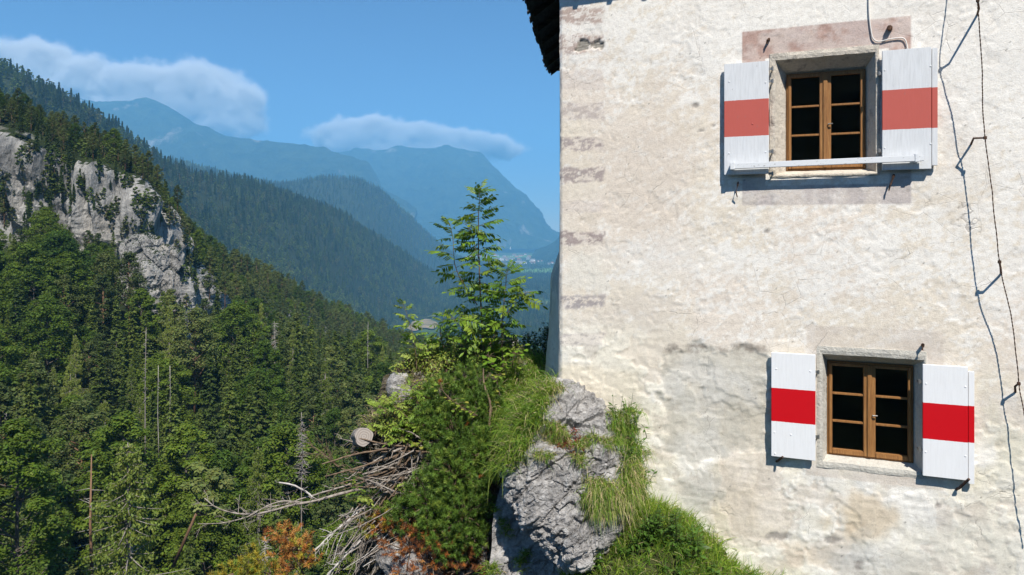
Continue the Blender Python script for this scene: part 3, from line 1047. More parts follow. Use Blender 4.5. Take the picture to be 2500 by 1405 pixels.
# ------------------------------------------------------------------ the town
def town():
    rng = g(15)
    walls = [Mat('house_wall_%d' % i, .9) for i in range(4)]
    for m, c in zip(walls, ((.80, .78, .74), (.74, .70, .60), (.62, .60, .57), (.78, .72, .66))): m.color(c)
    roofs = [Mat('house_roof_%d' % i, .9) for i in range(3)]
    for m, c in zip(roofs, ((.33, .10, .065), (.24, .12, .09), (.20, .19, .19))): m.color(c)
    glass = Mat('dark_window', .2); glass.color((.05, .06, .07))
    def house_meshes(i):
        w = MB().box(-6, 6, -4.5, 4.5, 0, 6)
        w.add([(-6, -4.5, 6), (-6, 4.5, 6), (-6, 0, 9.4), (6, -4.5, 6), (6, 4.5, 6), (6, 0, 9.4)], [(0, 2, 1), (3, 4, 5)])
        rf = MB()
        rf.add([(-6.8, -5.4, 5.6), (6.8, -5.4, 5.6), (6.8, 0, 9.9), (-6.8, 0, 9.9), (-6.8, 5.4, 5.6), (6.8, 5.4, 5.6),
                (-6.8, -5.4, 5.3), (6.8, -5.4, 5.3), (6.8, 0, 9.5), (-6.8, 0, 9.5), (-6.8, 5.4, 5.3), (6.8, 5.4, 5.3)],
               [(0, 1, 2, 3), (3, 2, 5, 4), (6, 9, 8, 7), (9, 10, 11, 8), (0, 6, 7, 1), (4, 5, 11, 10), (0, 3, 9, 6), (3, 4, 10, 9), (1, 7, 8, 2), (2, 8, 11, 5)])
        return w.mesh('house_wall', walls[i % 4].m), rf.mesh('house_roof', roofs[(i * 2 + i // 3) % 3].m)
    kinds = [house_meshes(i) for i in range(8)]
    spots = []
    for k in range(110):
        px = rng.uniform(1130, 1350); py = rng.uniform(621, 648)
        if px > 1270 and rng.uniform() < .5: py = rng.uniform(622, 634)
        spots.append((px, py))
    spots = spots[:80]
    for k, (px, py) in enumerate(spots):
        Y = F * -ZV / (py - HY)
        p = W(px, py, Y)
        w, rf = kinds[int(rng.integers(0, 8))]
        s = rng.uniform(.9, 1.9)
        r = empty('house', (p[0], p[1], ZV - 1), (0, 0, rng.uniform(-.6, .6)), 'tiny pale house with a pitched roof in the distant valley town', 'house', 'houses of the distant town')
        r.scale = (s * rng.uniform(.9, 1.7), s, s)
        link('wall', w, r); link('roof', rf, r)
    def hall(px, py, l, d, hh, lab, roofi):
        l, d, hh = l * 1.5, d * 1.5, hh * 1.5
        Y = F * -ZV / (py - HY); p = W(px, py, Y)
        r = empty('house', (p[0], p[1], ZV - 1), (0, 0, .1), lab, 'building')
        MB().box(-l / 2, l / 2, -d / 2, d / 2, 0, hh).build('wall', walls[0].m, r)
        rr = MB()
        rr.add([(-l / 2 - .6, -d / 2 - .6, hh - .02), (l / 2 + .6, -d / 2 - .6, hh - .02), (l / 2 - d * .3, 0, hh + d * .38), (-l / 2 + d * .3, 0, hh + d * .38), (-l / 2 - .6, d / 2 + .6, hh - .02), (l / 2 + .6, d / 2 + .6, hh - .02)],
               [(0, 1, 2, 3), (4, 3, 2, 5)])
        rr.add([(-l / 2 - .6, -d / 2 - .6, hh - .02), (-l / 2 + d * .3, 0, hh + d * .38), (-l / 2 - .6, d / 2 + .6, hh - .02), (l / 2 + .6, -d / 2 - .6, hh - .02), (l / 2 + .6, d / 2 + .6, hh - .02), (l / 2 - d * .3, 0, hh + d * .38)], [(0, 1, 2), (3, 4, 5)])
        rr.build('roof', roofs[roofi].m, r)
        for q in range(6):
            x = -l / 2 + l * (q + .5) / 6
            MB().box(x - 1, x + 1, -d / 2 - .15, -d / 2, hh * .45, hh * .75).build('window', glass.m, r)
    hall(1339, 627, 30, 18, 22, 'large white building at the far right of the distant town by the castle wall', 0)
    hall(1328, 634, 40, 16, 12, 'long white building with a red roof in the distant town', 0)
    hall(1300, 640, 28, 15, 11, 'white hall in the middle of the distant town', 2)
    hall(1225, 637, 24, 14, 12, 'white block at the near edge of the distant town', 2)
    hall(1270, 645, 60, 18, 8, 'long low pale shed in front of the distant town', 2)
    p = W(1246, 604, 4250 * KD)
    r = empty('church', (p[0], p[1], p[2] - 20), (0, 0, 0), 'tiny white church with a pointed tower above the distant town', 'church')
    MB().box(-5, 5, -9, 9, 0, 9).build('wall', walls[0].m, r)
    MB().box(-3.5, 3.5, -15, -9, 0, 22).build('tower', walls[0].m, r)
    MB().add([(-4, -16, 22), (4, -16, 22), (4, -8.5, 22), (-4, -8.5, 22), (0, -12, 36)], [(0, 1, 4), (1, 2, 4), (2, 3, 4), (3, 0, 4)]).build('spire', roofs[2].m, r)
town()

# ------------------------------------------------------------------ haze and clouds
def haze():
    o = MB().box(-11200, 12000, -900, 10700, -312, 1380).build('haze', None)
    m = bpy.data.materials.new('valley_haze')
    m.use_nodes = True
    nt = m.node_tree
    nt.nodes.remove(nt.nodes['Principled BSDF'])
    v = nt.nodes.new('ShaderNodeVolumePrincipled')
    v.inputs['Color'].default_value = HAZE_COLOR + (1.0,)
    v.inputs['Density'].default_value = HAZE_DENSITY
    v.inputs['Anisotropy'].default_value = 0.0
    nt.links.new(v.outputs[0], nt.nodes['Material Output'].inputs['Volume'])
    o.data.materials.append(m)
    tag(o, 'pale blue summer haze filling the valley', 'haze', kind='stuff')
HAZE_COLOR = (0.23, 0.61, 1.0)
HAZE_DENSITY = 0.00015
haze()

def cloud(lumps, Y, depth, seed, dens, label):
    """a bank of cloud: one closed hull of lumps, filled with uneven vapour"""
    pts = []
    for (px, py, rx, rz) in lumps:
        c = W(px, py, Y)
        pts.append((c, rx / F * Y, depth, rz / F * Y))
    lo = np.min([p[0] - np.array(p[1:]) for p in pts], axis=0) - 60
    hi = np.max([p[0] + np.array(p[1:]) for p in pts], axis=0) + 60
    ctr = (lo + hi) / 2
    lo, hi = lo - ctr, hi - ctr
    o = MB().box(lo[0], hi[0], lo[1], hi[1], lo[2], hi[2]).build('cloud', None)
    o.location = ctr
    m = Mat('cloud_vapour_%d' % seed)
    m.t.nodes.remove(m.b)
    pos = m.coord('Object')
    field = None
    warp = m.new('ShaderNodeTexNoise')
    warp.inputs['Scale'].default_value = 0.0016
    warp.inputs['Detail'].default_value = 5
    warp.inputs['Roughness'].default_value = 0.6
    m.put(warp.inputs['Vector'], m.mapping(pos, (1, 1, 1), (seed * 311.0, 0, 0)))
    wv = m.new('ShaderNodeVectorMath', operation='SUBTRACT')
    m.put(wv.inputs[0], warp.outputs['Color']); wv.inputs[1].default_value = (.5, .5, .5)
    ws = m.new('ShaderNodeVectorMath', operation='SCALE')
    m.put(ws.inputs[0], wv.outputs[0]); ws.inputs['Scale'].default_value = 620
    wa = m.new('ShaderNodeVectorMath', operation='ADD')
    m.put(wa.inputs[0], pos); m.put(wa.inputs[1], ws.outputs[0])
    for (c, rx, ry, rz) in pts:
        q = c - ctr
        mp = m.mapping(wa.outputs[0], (1 / rx, 1 / ry, 1 / rz), (-q[0] / rx, -q[1] / ry, -q[2] / rz))
        ln = m.new('ShaderNodeVectorMath', operation='LENGTH')
        m.put(ln.inputs[0], mp)
        e = m.math('SUBTRACT', 1.0, ln.outputs['Value'], True)
        field = e if field is None else m.math('MAXIMUM', field, e)
    n = m.noise(0.0036, 8, 0.66, pos)
    d = m.math('MULTIPLY', m.ramp(m.math('ADD', field, m.math('MULTIPLY', m.math('SUBTRACT', n, .5), 1.0)), [(0.10, (0, 0, 0)), (0.60, (1, 1, 1))]), dens)
    # fade to nothing at the hull
    d = m.math('MULTIPLY', d, m.math('MULTIPLY', field, 3.0, True), False)
    v = m.new('ShaderNodeVolumePrincipled')
    v.inputs['Color'].default_value = (1, 1, 1, 1)
    v.inputs['Anisotropy'].default_value = -0.3
    m.put(v.inputs['Density'], d)
    m.t.links.new(v.outputs[0], m.out.inputs['Volume'])
    o.data.materials.append(m.m)
    m.m.cycles.volume_step_rate = 0.6
    tag(o, label, 'cloud', kind='thing')
cloud([(90, 165, 120, 90), (190, 215, 200, 95), (330, 218, 220, 85), (450, 228, 200, 95), (540, 255, 140, 85), (330, 280, 260, 70), (560, 300, 110, 55), (20, 150, 140, 60)],
      12200, 670, 1, 0.017, 'long soft white cloud bank resting over the left mountain')
cloud([(860, 338, 130, 54), (930, 328, 120, 56), (1010, 342, 140, 56), (1100, 352, 140, 44), (1190, 358, 110, 32), (830, 352, 70, 34), (980, 370, 190, 36), (1090, 374, 150, 32)],
      12200, 610, 2, 0.017, 'low white cloud over the rounded mountain beside the castle')
# ------------------------------------------------------------------ the castle
YAW = math.radians(21.0)
D2 = np.array([math.cos(YAW), -math.sin(YAW)])          # along the front wall, to the right
N2 = np.array([math.sin(YAW), math.cos(YAW)])           # into the wall
P0 = np.array([3.44, 7.5])
ZB = -6.0
S_CORNER = -3.043

def ws(px, py, t=0.0):
    """photo pixel -> (s along wall, height) on the plane at depth t inside the wall face"""
    rx = (px - CX) / F
    Y = (P0 @ N2 + t) / (rx * N2[0] + N2[1])
    q = np.array([rx * Y, Y]) - P0
    return float(q @ D2), (HY - py) / F * Y

def wl(px, py, t=0.0):
    s, h = ws(px, py, t)
    return np.array([s, t, h])

def l2w(V):
    V = np.asarray(V, dtype=np.float64).reshape(-1, 3)
    return np.column_stack([P0[0] + V[:, 0] * D2[0] + V[:, 1] * N2[0], P0[1] + V[:, 0] * D2[1] + V[:, 1] * N2[1], V[:, 2]])

def w2l(V):
    V = np.asarray(V, dtype=np.float64).reshape(-1, 3)
    q = V[:, :2] - P0
    return np.column_stack([q @ D2, q @ N2, V[:, 2]])

castle = empty('castle', (P0[0], P0[1], ZB), (0, 0, -YAW), 'old castle with rough whitewashed wall and red-and-white striped shutters', 'castle')
def part(o):
    o.location = (0, 0, -ZB)
    return o

# -- openings
UW = dict(out=(*ws(1880, 128)[:1], *ws(2147, 120)[:1]), h=(ws(2010, 430)[1], ws(2010, 122)[1]))
def rect(pxl, pxr, pyt, pyb, pxm=None, t=0.0):
    """s0, s1, h0, h1 on the plane t; py values are read at pixel column pxm"""
    pxm = (pxl + pxr) / 2 if pxm is None else pxm
    return [ws(pxl, 560, t)[0], ws(pxr, 560, t)[0], ws(pxm, pyb, t)[1], ws(pxm, pyt, t)[1]]

U_OUT = rect(1880, 2147, 121, 431)
U_IN = rect(1893, 2138, 138, 424)
U_BACK = rect(1921, 2111, 178, 415, t=0.20)
L_OUT = rect(1994, 2262, 852, 1155)
L_IN = rect(2008, 2256, 872, 1140)
L_BACK = rect(2020, 2227, 887, 1117, t=0.20)
HOLES = []
for o_, i_ in ((U_OUT, U_IN), (L_OUT, L_IN)):
    HOLES.append([(o_[k] + i_[k]) / 2 for k in range(4)])

def wall_relief(S, Hh, px, py):
    P = np.column_stack([S, np.zeros_like(S), Hh])
    low = sstep(-1.15, -1.75, Hh + 0.25 * fbm(P, 1.1, 3, 2) + 0.10 * (S + 1.0))
    d = fbm(P, 0.7, 3, 1) * 0.012 + fbm(P, 3.5, 3, 3) * 0.0020
    d += low * (fbm(P, 3.2, 4, 5, .55) * 0.012 + fbm(P * np.array([1, 1, 1.6]), 7.0, 3, 6, .5, True) * 0.0045)
    # trowel strokes in the upper coat
    Q = np.column_stack([S * math.cos(.5) + Hh * math.sin(.5), np.zeros_like(S), (-S * math.sin(.5) + Hh * math.cos(.5)) * 2.6])
    d += (1 - low) * (fbm(Q, 9.0, 3, 7) * 0.0017 + fbm(P, 28, 2, 8) * 0.0011)
    return d, low, P

def box_mask(px, py, x0, x1, y0, y1, soft, n, amp):
    """soft rectangle in wall pixels with a ragged edge"""
    a = np.minimum(np.minimum(px - x0, x1 - px), np.minimum(py - y0, y1 - py)) + n * amp
    return sstep(-soft, soft, a)

def build_front_wall():
    ss = np.concatenate([np.arange(S_CORNER, 3.6, 0.0155), np.arange(3.65, 5.0, .05)])
    hh = np.concatenate([np.arange(-6.0, -4.0, .1), np.arange(-4.0, 3.0, .0155), np.arange(3.02, 4.4, .1)])
    for r in HOLES:
        for k, arr in ((0, 's'), (1, 's'), (2, 'h'), (3, 'h')):
            A = ss if arr == 's' else hh
            A[np.argmin(abs(A - r[k]))] = r[k]
    S, Hh = np.meshgrid(ss, hh)
    s, h = S.ravel(), Hh.ravel()
    wpt = l2w(np.column_stack([s, np.zeros_like(s), h]))
    px = CX + F * wpt[:, 0] / wpt[:, 1]
    py = HY - F * wpt[:, 2] / wpt[:, 1]
    d, low, P = wall_relief(s, h, px, py)
    n1, n2, n3 = fbm(P, 2.2, 5, 11), fbm(P, 6.5, 5, 12, .6), fbm(P, 22, 4, 13, .6)
    n4 = fbm(P, 1.0, 4, 14)
    # ---- colours of the paint and plaster layers
    white, beige, pink = np.array([.86, .825, .765]), np.array([.755, .675, .56]), np.array([.755, .67, .575])
    cream, grey, umber = np.array([.80, .745, .625]), np.array([.43, .415, .385]), np.array([.40, .30, .27])
    def mixc(c, col, f):
        return c * (1 - f[:, None]) + col * f[:, None]
    c = np.broadcast_to(beige, (len(s), 3)).copy()
    c = mixc(c, pink, sstep(-.1, .45, n4))
    # lime wash left in flecks and strokes, more of it to the upper right
    Q = np.column_stack([s * math.cos(.45) + h * math.sin(.45), np.zeros_like(s), (-s * math.sin(.45) + h * math.cos(.45)) * 3.0])
    st = fbm(Q, 4.5, 5, 15, .65) * .42 + n2 * .30 + fbm(P, 30, 4, 18, .65) * .45
    keep = -0.03 + 0.30 * sstep(1500, 2300, px) * sstep(900, 100, py) + 0.42 * sstep(330, 40, py) - 0.14 * sstep(1900, 1500, px) + 0.15 * sstep(520, 640, py) * sstep(800, 640, py)
    c = mixc(c, white, sstep(-.16, .26, st + keep) * .9)
    # sound cream plaster below
    lowc = mixc(np.broadcast_to(cream, c.shape).copy(), white, sstep(-.05, .35, n1 + .3 * n2) * .8)
    lowc = mixc(lowc, np.array([.58, .50, .36]), sstep(.18, .5, n4 + .35 * n2) * .6)
    lowc = mixc(lowc, grey, sstep(.22, .5, fbm(P, 1.7, 4, 17) + .25 * n3) * .38)
    c = c * (1 - low[:, None]) + lowc * low[:, None]
    # broken edges where later coats end
    f1, f2 = fbm(P, 1.25, 6, 27, .58), fbm(P, 3.4, 6, 28, .62)
    e1 = sstep(.05, .075, f1); e2 = sstep(.22, .25, f2); e3 = sstep(.16, .175, -f1)
    d += low * (e1 * .0065 - e3 * .006) - e2 * .0035 * (1 - .4 * low)
    c = mixc(c, np.array([.70, .60, .49]), low * e3 * .55)
    c = mixc(c, np.array([.77, .75, .70]), low * e1 * .35)
    c = mixc(c, np.array([.60, .53, .45]), e2 * (.15 + .35 * low))
    for (x, y, rx, ry, col, k) in ((2110, 1255, 110, 70, (.58, .44, .28), .55), (1720, 1190, 70, 60, (.50, .48, .44), .6), (1790, 1010, 80, 60, (.55, .47, .33), .5), (2060, 1370, 110, 50, (.50, .49, .47), .6),
                                   (1480, 1150, 60, 90, (.66, .58, .44), .5), (2400, 1060, 90, 120, (.70, .66, .52), .6), (1950, 1350, 60, 40, (.62, .50, .38), .5), (2360, 1330, 120, 60, (.72, .69, .60), .6),
                                   (1570, 420, 160, 200, (.66, .565, .46), .35), (1650, 640, 220, 60, (.78, .75, .70), .4), (1560, 760, 170, 40, (.60, .54, .48), .35), (2330, 420, 120, 160, (.70, .63, .54), .35)):
        m = sstep(1.25, .35, np.hypot((px - x) / rx, (py - y) / ry) + n1 * .9 + n2 * .5)
        c = mixc(c, np.array(col), m * k)
    # grey weathered field left of the lower window
    m = box_mask(px, py, 1622, 1880, 850, 1105, 10, n1 + n2, 34)
    c = mixc(c, np.array([.56, .52, .44]), m * (.62 + .38 * sstep(-.2, .4, n2)))
    c = mixc(c, np.array([.66, .63, .57]), m * sstep(.1, .4, n1) * .7)
    d -= m * .013
    edge = box_mask(px, py, 1622, 1880, 842, 862, 5, n2, 10)
    c = mixc(c, np.array([.36, .31, .26]), edge * sstep(-.4, .2, n3) * .85)
    # smooth lime patch by the corner
    m = box_mask(px, py, 1385, 1475, 610, 700, 14, n2, 30)
    c = mixc(c, np.array([.76, .71, .62]), m)
    m = box_mask(px, py, 1366, 1560, 895, 1000, 14, n1, 40)
    c = mixc(c, np.array([.74, .67, .54]), m)
    # remains of the painted corner blocks
    for (y0, y1, st_, red) in ((18, 58, .75, 1), (84, 132, .70, 1), (172, 222, .22, .4), (250, 292, .50, .3), (334, 368, .85, .3), (410, 446, .85, .35),
                               (492, 520, .30, .2), (566, 600, .90, .4), (724, 752, .85, .0), (815, 845, .55, 0)):
        m = box_mask(px, py, 1360, 1474, y0, y1, 4, n2, 9)
        blot = sstep(-.03, .12, fbm(P * np.array([1, 1, 2.2]), 11, 5, 37, .72) * 1.1 + n3 * .35 + n1 * .3 + (st_ - .68) * .6)
        col = np.array([.40, .285, .24]) * red + np.array([.35, .315, .315]) * (1 - red)
        c = mixc(c, np.array([.66, .58, .52]), m * .5)
        c = mixc(c, col, m * blot * st_)
    # painted bands round the upper window
    def band(r_out, r_in, soft):
        a = np.minimum(np.minimum(s - r_out[0], r_out[1] - s), np.minimum(h - r_out[2], r_out[3] - h))
        b = np.minimum(np.minimum(s - r_in[0], r_in[1] - s), np.minimum(h - r_in[2], r_in[3] - h))
        return sstep(-soft, soft, a + n2 * .008) * (1 - sstep(-soft, soft, b))
    o_ = [ws(1812, 400)[0], ws(2225, 400)[0], ws(1960, 501)[1], ws(1900, 71)[1]]
    i_ = [ws(1868, 400)[0], ws(2170, 400)[0], ws(1960, 452)[1], ws(1900, 140)[1]]
    m = band(o_, i_, .006)
    up_ = sstep(330, 180, py)
    c = mixc(c, np.array([.47, .32, .27]), m * up_ * (.62 + .38 * sstep(-.3, .3, n2)))
    c = mixc(c, np.array([.60, .50, .46]), m * up_ * sstep(.05, .4, n1 + .5 * n3) * .7)
    c = mixc(c, np.array([.53, .475, .445]), m * (1 - up_) * (.6 + .4 * sstep(-.2, .3, n2)))
    o_ = [ws(1968, 900)[0], ws(2305, 900)[0], ws(2100, 1175)[1], ws(2100, 800)[1]]
    i_ = [ws(2010, 900)[0], ws(2262, 900)[0], ws(2100, 1130)[1], ws(2100, 850)[1]]
    c = mixc(c, np.array([.62, .54, .46]), band(o_, i_, .012) * (.35 + .4 * sstep(-.2, .4, n1)))
    # the coat has come off the corner block: bedding of the stone shows
    m = box_mask(px, py, 1404, 1468, 96, 122, 2, n2 + .8 * n3 + n1, 13)
    c = mixc(c, np.array([.30, .275, .235]) * (1 + .35 * np.sin(h[:, None] * 190 + 6 * n2[:, None])), m)
    d -= m * .020
    # rust and dirt specks
    sp = (_hash((s * 140).astype(np.int64), (h * 140).astype(np.int64), np.zeros(len(s), dtype=np.int64), 3) > .9992) & (n2 > -.1)
    c[sp] *= .45
    for (x, y, rx, ry) in ((1695, 258, 9, 7), (1742, 306, 6, 4), (1712, 320, 12, 3), (1470, 1310, 6, 4), (1870, 566, 9, 6), (1900, 1310, 30, 10), (2035, 1320, 22, 9), (1530, 1245, 18, 6), (1640, 1340, 26, 8), (2095, 1380, 14, 12), (2290, 1235, 9, 6), (1578, 1110, 18, 4)):
        m = sstep(1.3, .5, np.hypot((px - x) / rx, (py - y) / ry) + n3 * .7)
        c = mixc(c, np.array([.30, .27, .245]), m * .8)
        d -= m * .006
    # flush with the stone surrounds
    for r in HOLES:
        q = np.maximum(np.maximum(r[0] - s, s - r[1]), np.maximum(r[2] - h, h - r[3]))
        d *= sstep(.02, .22, q)
    corner = sstep(0.035, 0.0, s - S_CORNER)
    jag = fbm(P, 9, 5, 19, .6) * .020 - .01 * sstep(.25, .4, fbm(P, 4, 3, 29))
    X = s + (s == ss[0]) * (jag + .004)
    t = -d + corner * .018
    faces = grid_faces(len(hh), len(ss))
    fc = np.stack([s[faces].mean(1), h[faces].mean(1)], 1)
    cut = np.zeros(len(faces), bool)
    for r in HOLES:
        cut |= (fc[:, 0] > r[0]) & (fc[:, 0] < r[1]) & (fc[:, 1] > r[2]) & (fc[:, 1] < r[3])
    V = np.column_stack([X, t, h])
    me = mesh_np('front_wall', V, faces[~cut], M_PLASTER, True, np.clip(c, .02, .88))
    part(link('front_wall', me, castle))['label'] = 'whitewashed front wall with faded painted corner blocks'
    edge_pts = V.reshape(len(hh), len(ss), 3)[:, 0]
    return hh, edge_pts

def plaster_mat():
    m = Mat('lime_plaster', rough=0.93, spec=0.15)
    p = m.coord('Object')
    a = m.attr('tint')
    f1 = m.noise(60, 6, 0.78, p)
    f2 = m.noise(16, 6, 0.65, p)
    c = m.mix(1.0, a, m.ramp(f1, [(.3, .80), (.5, 1.0), (.72, 1.07)]), 'MULTIPLY')
    c = m.mix(1.0, c, m.ramp(f2, [(.3, (.90, .885, .87)), (.55, (1.03, 1.03, 1.03))]), 'MULTIPLY')
    cr = m.voronoi(3.2, 'DISTANCE_TO_EDGE', m.mix(.12, p, m.new('ShaderNodeTexNoise').outputs['Color'], 'ADD'))
    crack = m.math('MULTIPLY', m.ramp(cr, [(.0, (1, 1, 1)), (.008, (0, 0, 0))]), m.ramp(m.noise(1.3, 3, .5, p), [(.50, (0, 0, 0)), (.60, (1, 1, 1))]))
    c = m.mix(m.math('MULTIPLY', crack, .6), c, (.30, .26, .22))
    m.color(c)
    hgt = m.math('ADD', m.math('MULTIPLY', f2, .65), m.math('MULTIPLY', f1, .60))
    hgt = m.math('ADD', hgt, m.math('MULTIPLY', m.noise(130, 4, .7, p), .30))
    hgt = m.math('SUBTRACT', hgt, m.math('MULTIPLY', crack, .5))
    m.normal(m.bump(hgt, 0.42, 0.018))
    return m.m
M_PLASTER = plaster_mat()
W_HH, W_EDGE = build_front_wall()

# -- side wall round the obtuse corner, with its thickened foot
E2 = np.array([0.124, 0.992]); M2 = np.array([-0.992, 0.124])
CORNER = P0 + S_CORNER * D2
def build_side_wall():
    al = np.concatenate([[0], np.linspace(.03, 1.2, 40), np.linspace(1.3, 7.0, 40)])
    hh = W_HH
    A, Hh = np.meshgrid(al, hh)
    a, h = A.ravel(), Hh.ravel()
    P = np.column_stack([a, np.zeros_like(a), h])
    bul = sstep(-.10, -.75, h) * .17 + sstep(-.9, -2.6, h) * .10
    o = bul * sstep(.0, .95, a + .12) * sstep(0, .06, a) + (fbm(P, 1.3, 4, 23) * .02 + fbm(P, 7, 4, 24) * .007) * sstep(0, .15, a)
    wx = CORNER[0] + E2[0] * a + M2[0] * o
    wy = CORNER[1] + E2[1] * a + M2[1] * o
    L = w2l(np.column_stack([wx, wy, h])).reshape(len(hh), len(al), 3)
    L[:, 0] = W_EDGE
    n = fbm(P, 3, 5, 25)
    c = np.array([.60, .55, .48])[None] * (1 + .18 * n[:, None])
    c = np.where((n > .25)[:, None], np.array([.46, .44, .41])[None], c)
    me = mesh_np('side_wall', L.reshape(-1, 3), grid_faces(len(hh), len(al))[:, ::-1], M_PLASTER, True, c)
    part(link('side_wall', me, castle))
build_side_wall()
# back and far walls close the body
b = MB()
bk = w2l([(CORNER[0] + E2[0] * 7, CORNER[1] + E2[1] * 7, 0), (CORNER[0] + E2[0] * 7 + 7.5, CORNER[1] + E2[1] * 7 - 2.8, 0)])
fr = np.array([[4.9, 0.0, 0]])
for p_, q_ in ((bk[0], bk[1]), (bk[1], fr[0])):
    b.add([(p_[0], p_[1], -6), (q_[0], q_[1], -6), (q_[0], q_[1], 4.3), (p_[0], p_[1], 4.3)], [(0, 1, 2, 3)], np.array([.6, .55, .48]))
part(b.build('rear_wall', M_PLASTER, castle))
# dark rooms behind the windows
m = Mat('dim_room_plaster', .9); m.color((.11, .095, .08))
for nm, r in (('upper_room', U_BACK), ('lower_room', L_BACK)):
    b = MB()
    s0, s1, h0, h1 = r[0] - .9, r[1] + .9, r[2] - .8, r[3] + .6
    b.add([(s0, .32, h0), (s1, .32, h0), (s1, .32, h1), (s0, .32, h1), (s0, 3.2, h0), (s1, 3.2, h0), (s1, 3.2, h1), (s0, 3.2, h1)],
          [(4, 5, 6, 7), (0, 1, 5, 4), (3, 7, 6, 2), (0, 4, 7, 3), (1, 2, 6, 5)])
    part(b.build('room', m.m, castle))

# -- stone surrounds with splayed reveals
def stone_mat(name, base, stain, amount):
    m = Mat(name, .92, .15)
    p = m.coord('Object')
    n1, n2 = m.noise(7, 6, .65, p), m.noise(40, 5, .7, p)
    c = m.ramp(n2, [(.3, tuple(x * .82 for x in base)), (.7, tuple(min(.85, x * 1.1) for x in base))])
    c = m.mix(m.ramp(n1, [(amount, (0, 0, 0)), (amount + .16, (1, 1, 1))]), c, stain)
    m.color(c)
    m.normal(m.bump(m.math('ADD', m.math('MULTIPLY', n1, 1.2), m.math('MULTIPLY', n2, .6)), .9, .02))
    return m.m
M_SURR = stone_mat('window_stone', (.60, .54, .455), (.24, .20, .175), .56)
M_SURL = stone_mat('window_plaster', (.56, .53, .465), (.40, .37, .32), .55)

def surround(name, loops, mat, seed):
    n = 26
    V = []
    for (s0, s1, h0, h1, t) in loops:
        q = np.linspace(0, 1, n, endpoint=False)
        V.append(np.concatenate([
            np.column_stack([s0 + (s1 - s0) * q, np.full(n, t), np.full(n, h0)]),
            np.column_stack([np.full(n, s1), np.full(n, t), h0 + (h1 - h0) * q]),
            np.column_stack([s1 - (s1 - s0) * q, np.full(n, t), np.full(n, h1)]),
            np.column_stack([np.full(n, s0), np.full(n, t), h1 - (h1 - h0) * q])]))
    V = np.concatenate(V)
    j = np.stack([fbm(V + k * 9.1, 9, 3, seed + k) for k in range(3)], 1) * .007
    j[-2 * 4 * n:] *= .2
    V = V + j
    f = grid_faces(len(loops), 4 * n, True)
    return part(link(name, mesh_np(name, V, f, mat, False), castle))

def lp(r, t): return (*r, t)
def between(a, b, f): return [a[k] * (1 - f) + b[k] * f for k in range(4)]
surround('window_surround', [lp(U_OUT, .03), lp(U_OUT, -.010), lp(between(U_OUT, U_IN, .5), -.014), lp(U_IN, -.010), lp(between(U_IN, U_BACK, .06), .004),
                             lp(between(U_IN, U_BACK, .35), .07), lp(between(U_IN, U_BACK, .7), .14), lp(U_BACK, .20), lp(U_BACK, .33)], M_SURR, 3)
surround('window_surround', [lp(L_OUT, .03), lp(L_OUT, -.003), lp(between(L_OUT, L_IN, .5), -.006), lp(L_IN, .0), lp(between(L_IN, L_BACK, .08), .015),
                             lp(between(L_IN, L_BACK, .35), .07), lp(between(L_IN, L_BACK, .7), .14), lp(L_BACK, .20), lp(L_BACK, .33)], M_SURL, 13)

# -- timber casements
def timber_mat():
    m = Mat('oiled_window_timber', .55, .35)
    p = m.coord('Object')
    n = m.noise(5, 5, .6, m.mapping(p, (14, 14, 1)))
    n2 = m.noise(60, 3, .6, m.mapping(p, (3, 3, .3)))
    m.color(m.mix(.35, m.ramp(n, [(.3, (.20, .080, .024)), (.55, (.36, .165, .050)), (.75, (.48, .25, .085))]), m.ramp(n2, [(.3, (.13, .06, .02)), (.7, (.36, .19, .07))])))
    m.normal(m.bump(n2, .3, .004))
    return m.m
M_TIMBER = timber_mat()
def glass_mat():
    m = Mat('window_glass', .03, .5)
    m.t.nodes.remove(m.b)
    gl, tr, mx = m.new('ShaderNodeBsdfGlossy'), m.new('ShaderNodeBsdfTransparent'), m.new('ShaderNodeMixShader')
    gl.inputs['Roughness'].default_value = .02
    tr.inputs['Color'].default_value = (.62, .66, .62, 1)
    fr_ = m.new('ShaderNodeFresnel'); fr_.inputs['IOR'].default_value = 1.45
    m.t.links.new(fr_.outputs[0], mx.inputs[0])
    m.t.links.new(tr.outputs[0], mx.inputs[1]); m.t.links.new(gl.outputs[0], mx.inputs[2])
    m.t.links.new(mx.outputs[0], m.out.inputs['Surface'])
    return m.m
M_GLASS = glass_mat()
m = Mat('dull_steel', .45, .5); m.color((.35, .34, .32)); m.b.inputs['Metallic'].default_value = .8; M_STEEL = m.m
m = Mat('rusty_iron', .85, .3)
m.color(m.ramp(m.noise(40, 4, .6), [(.35, (.035, .022, .016)), (.6, (.10, .05, .03)), (.75, (.17, .085, .045))])); M_RUST = m.m

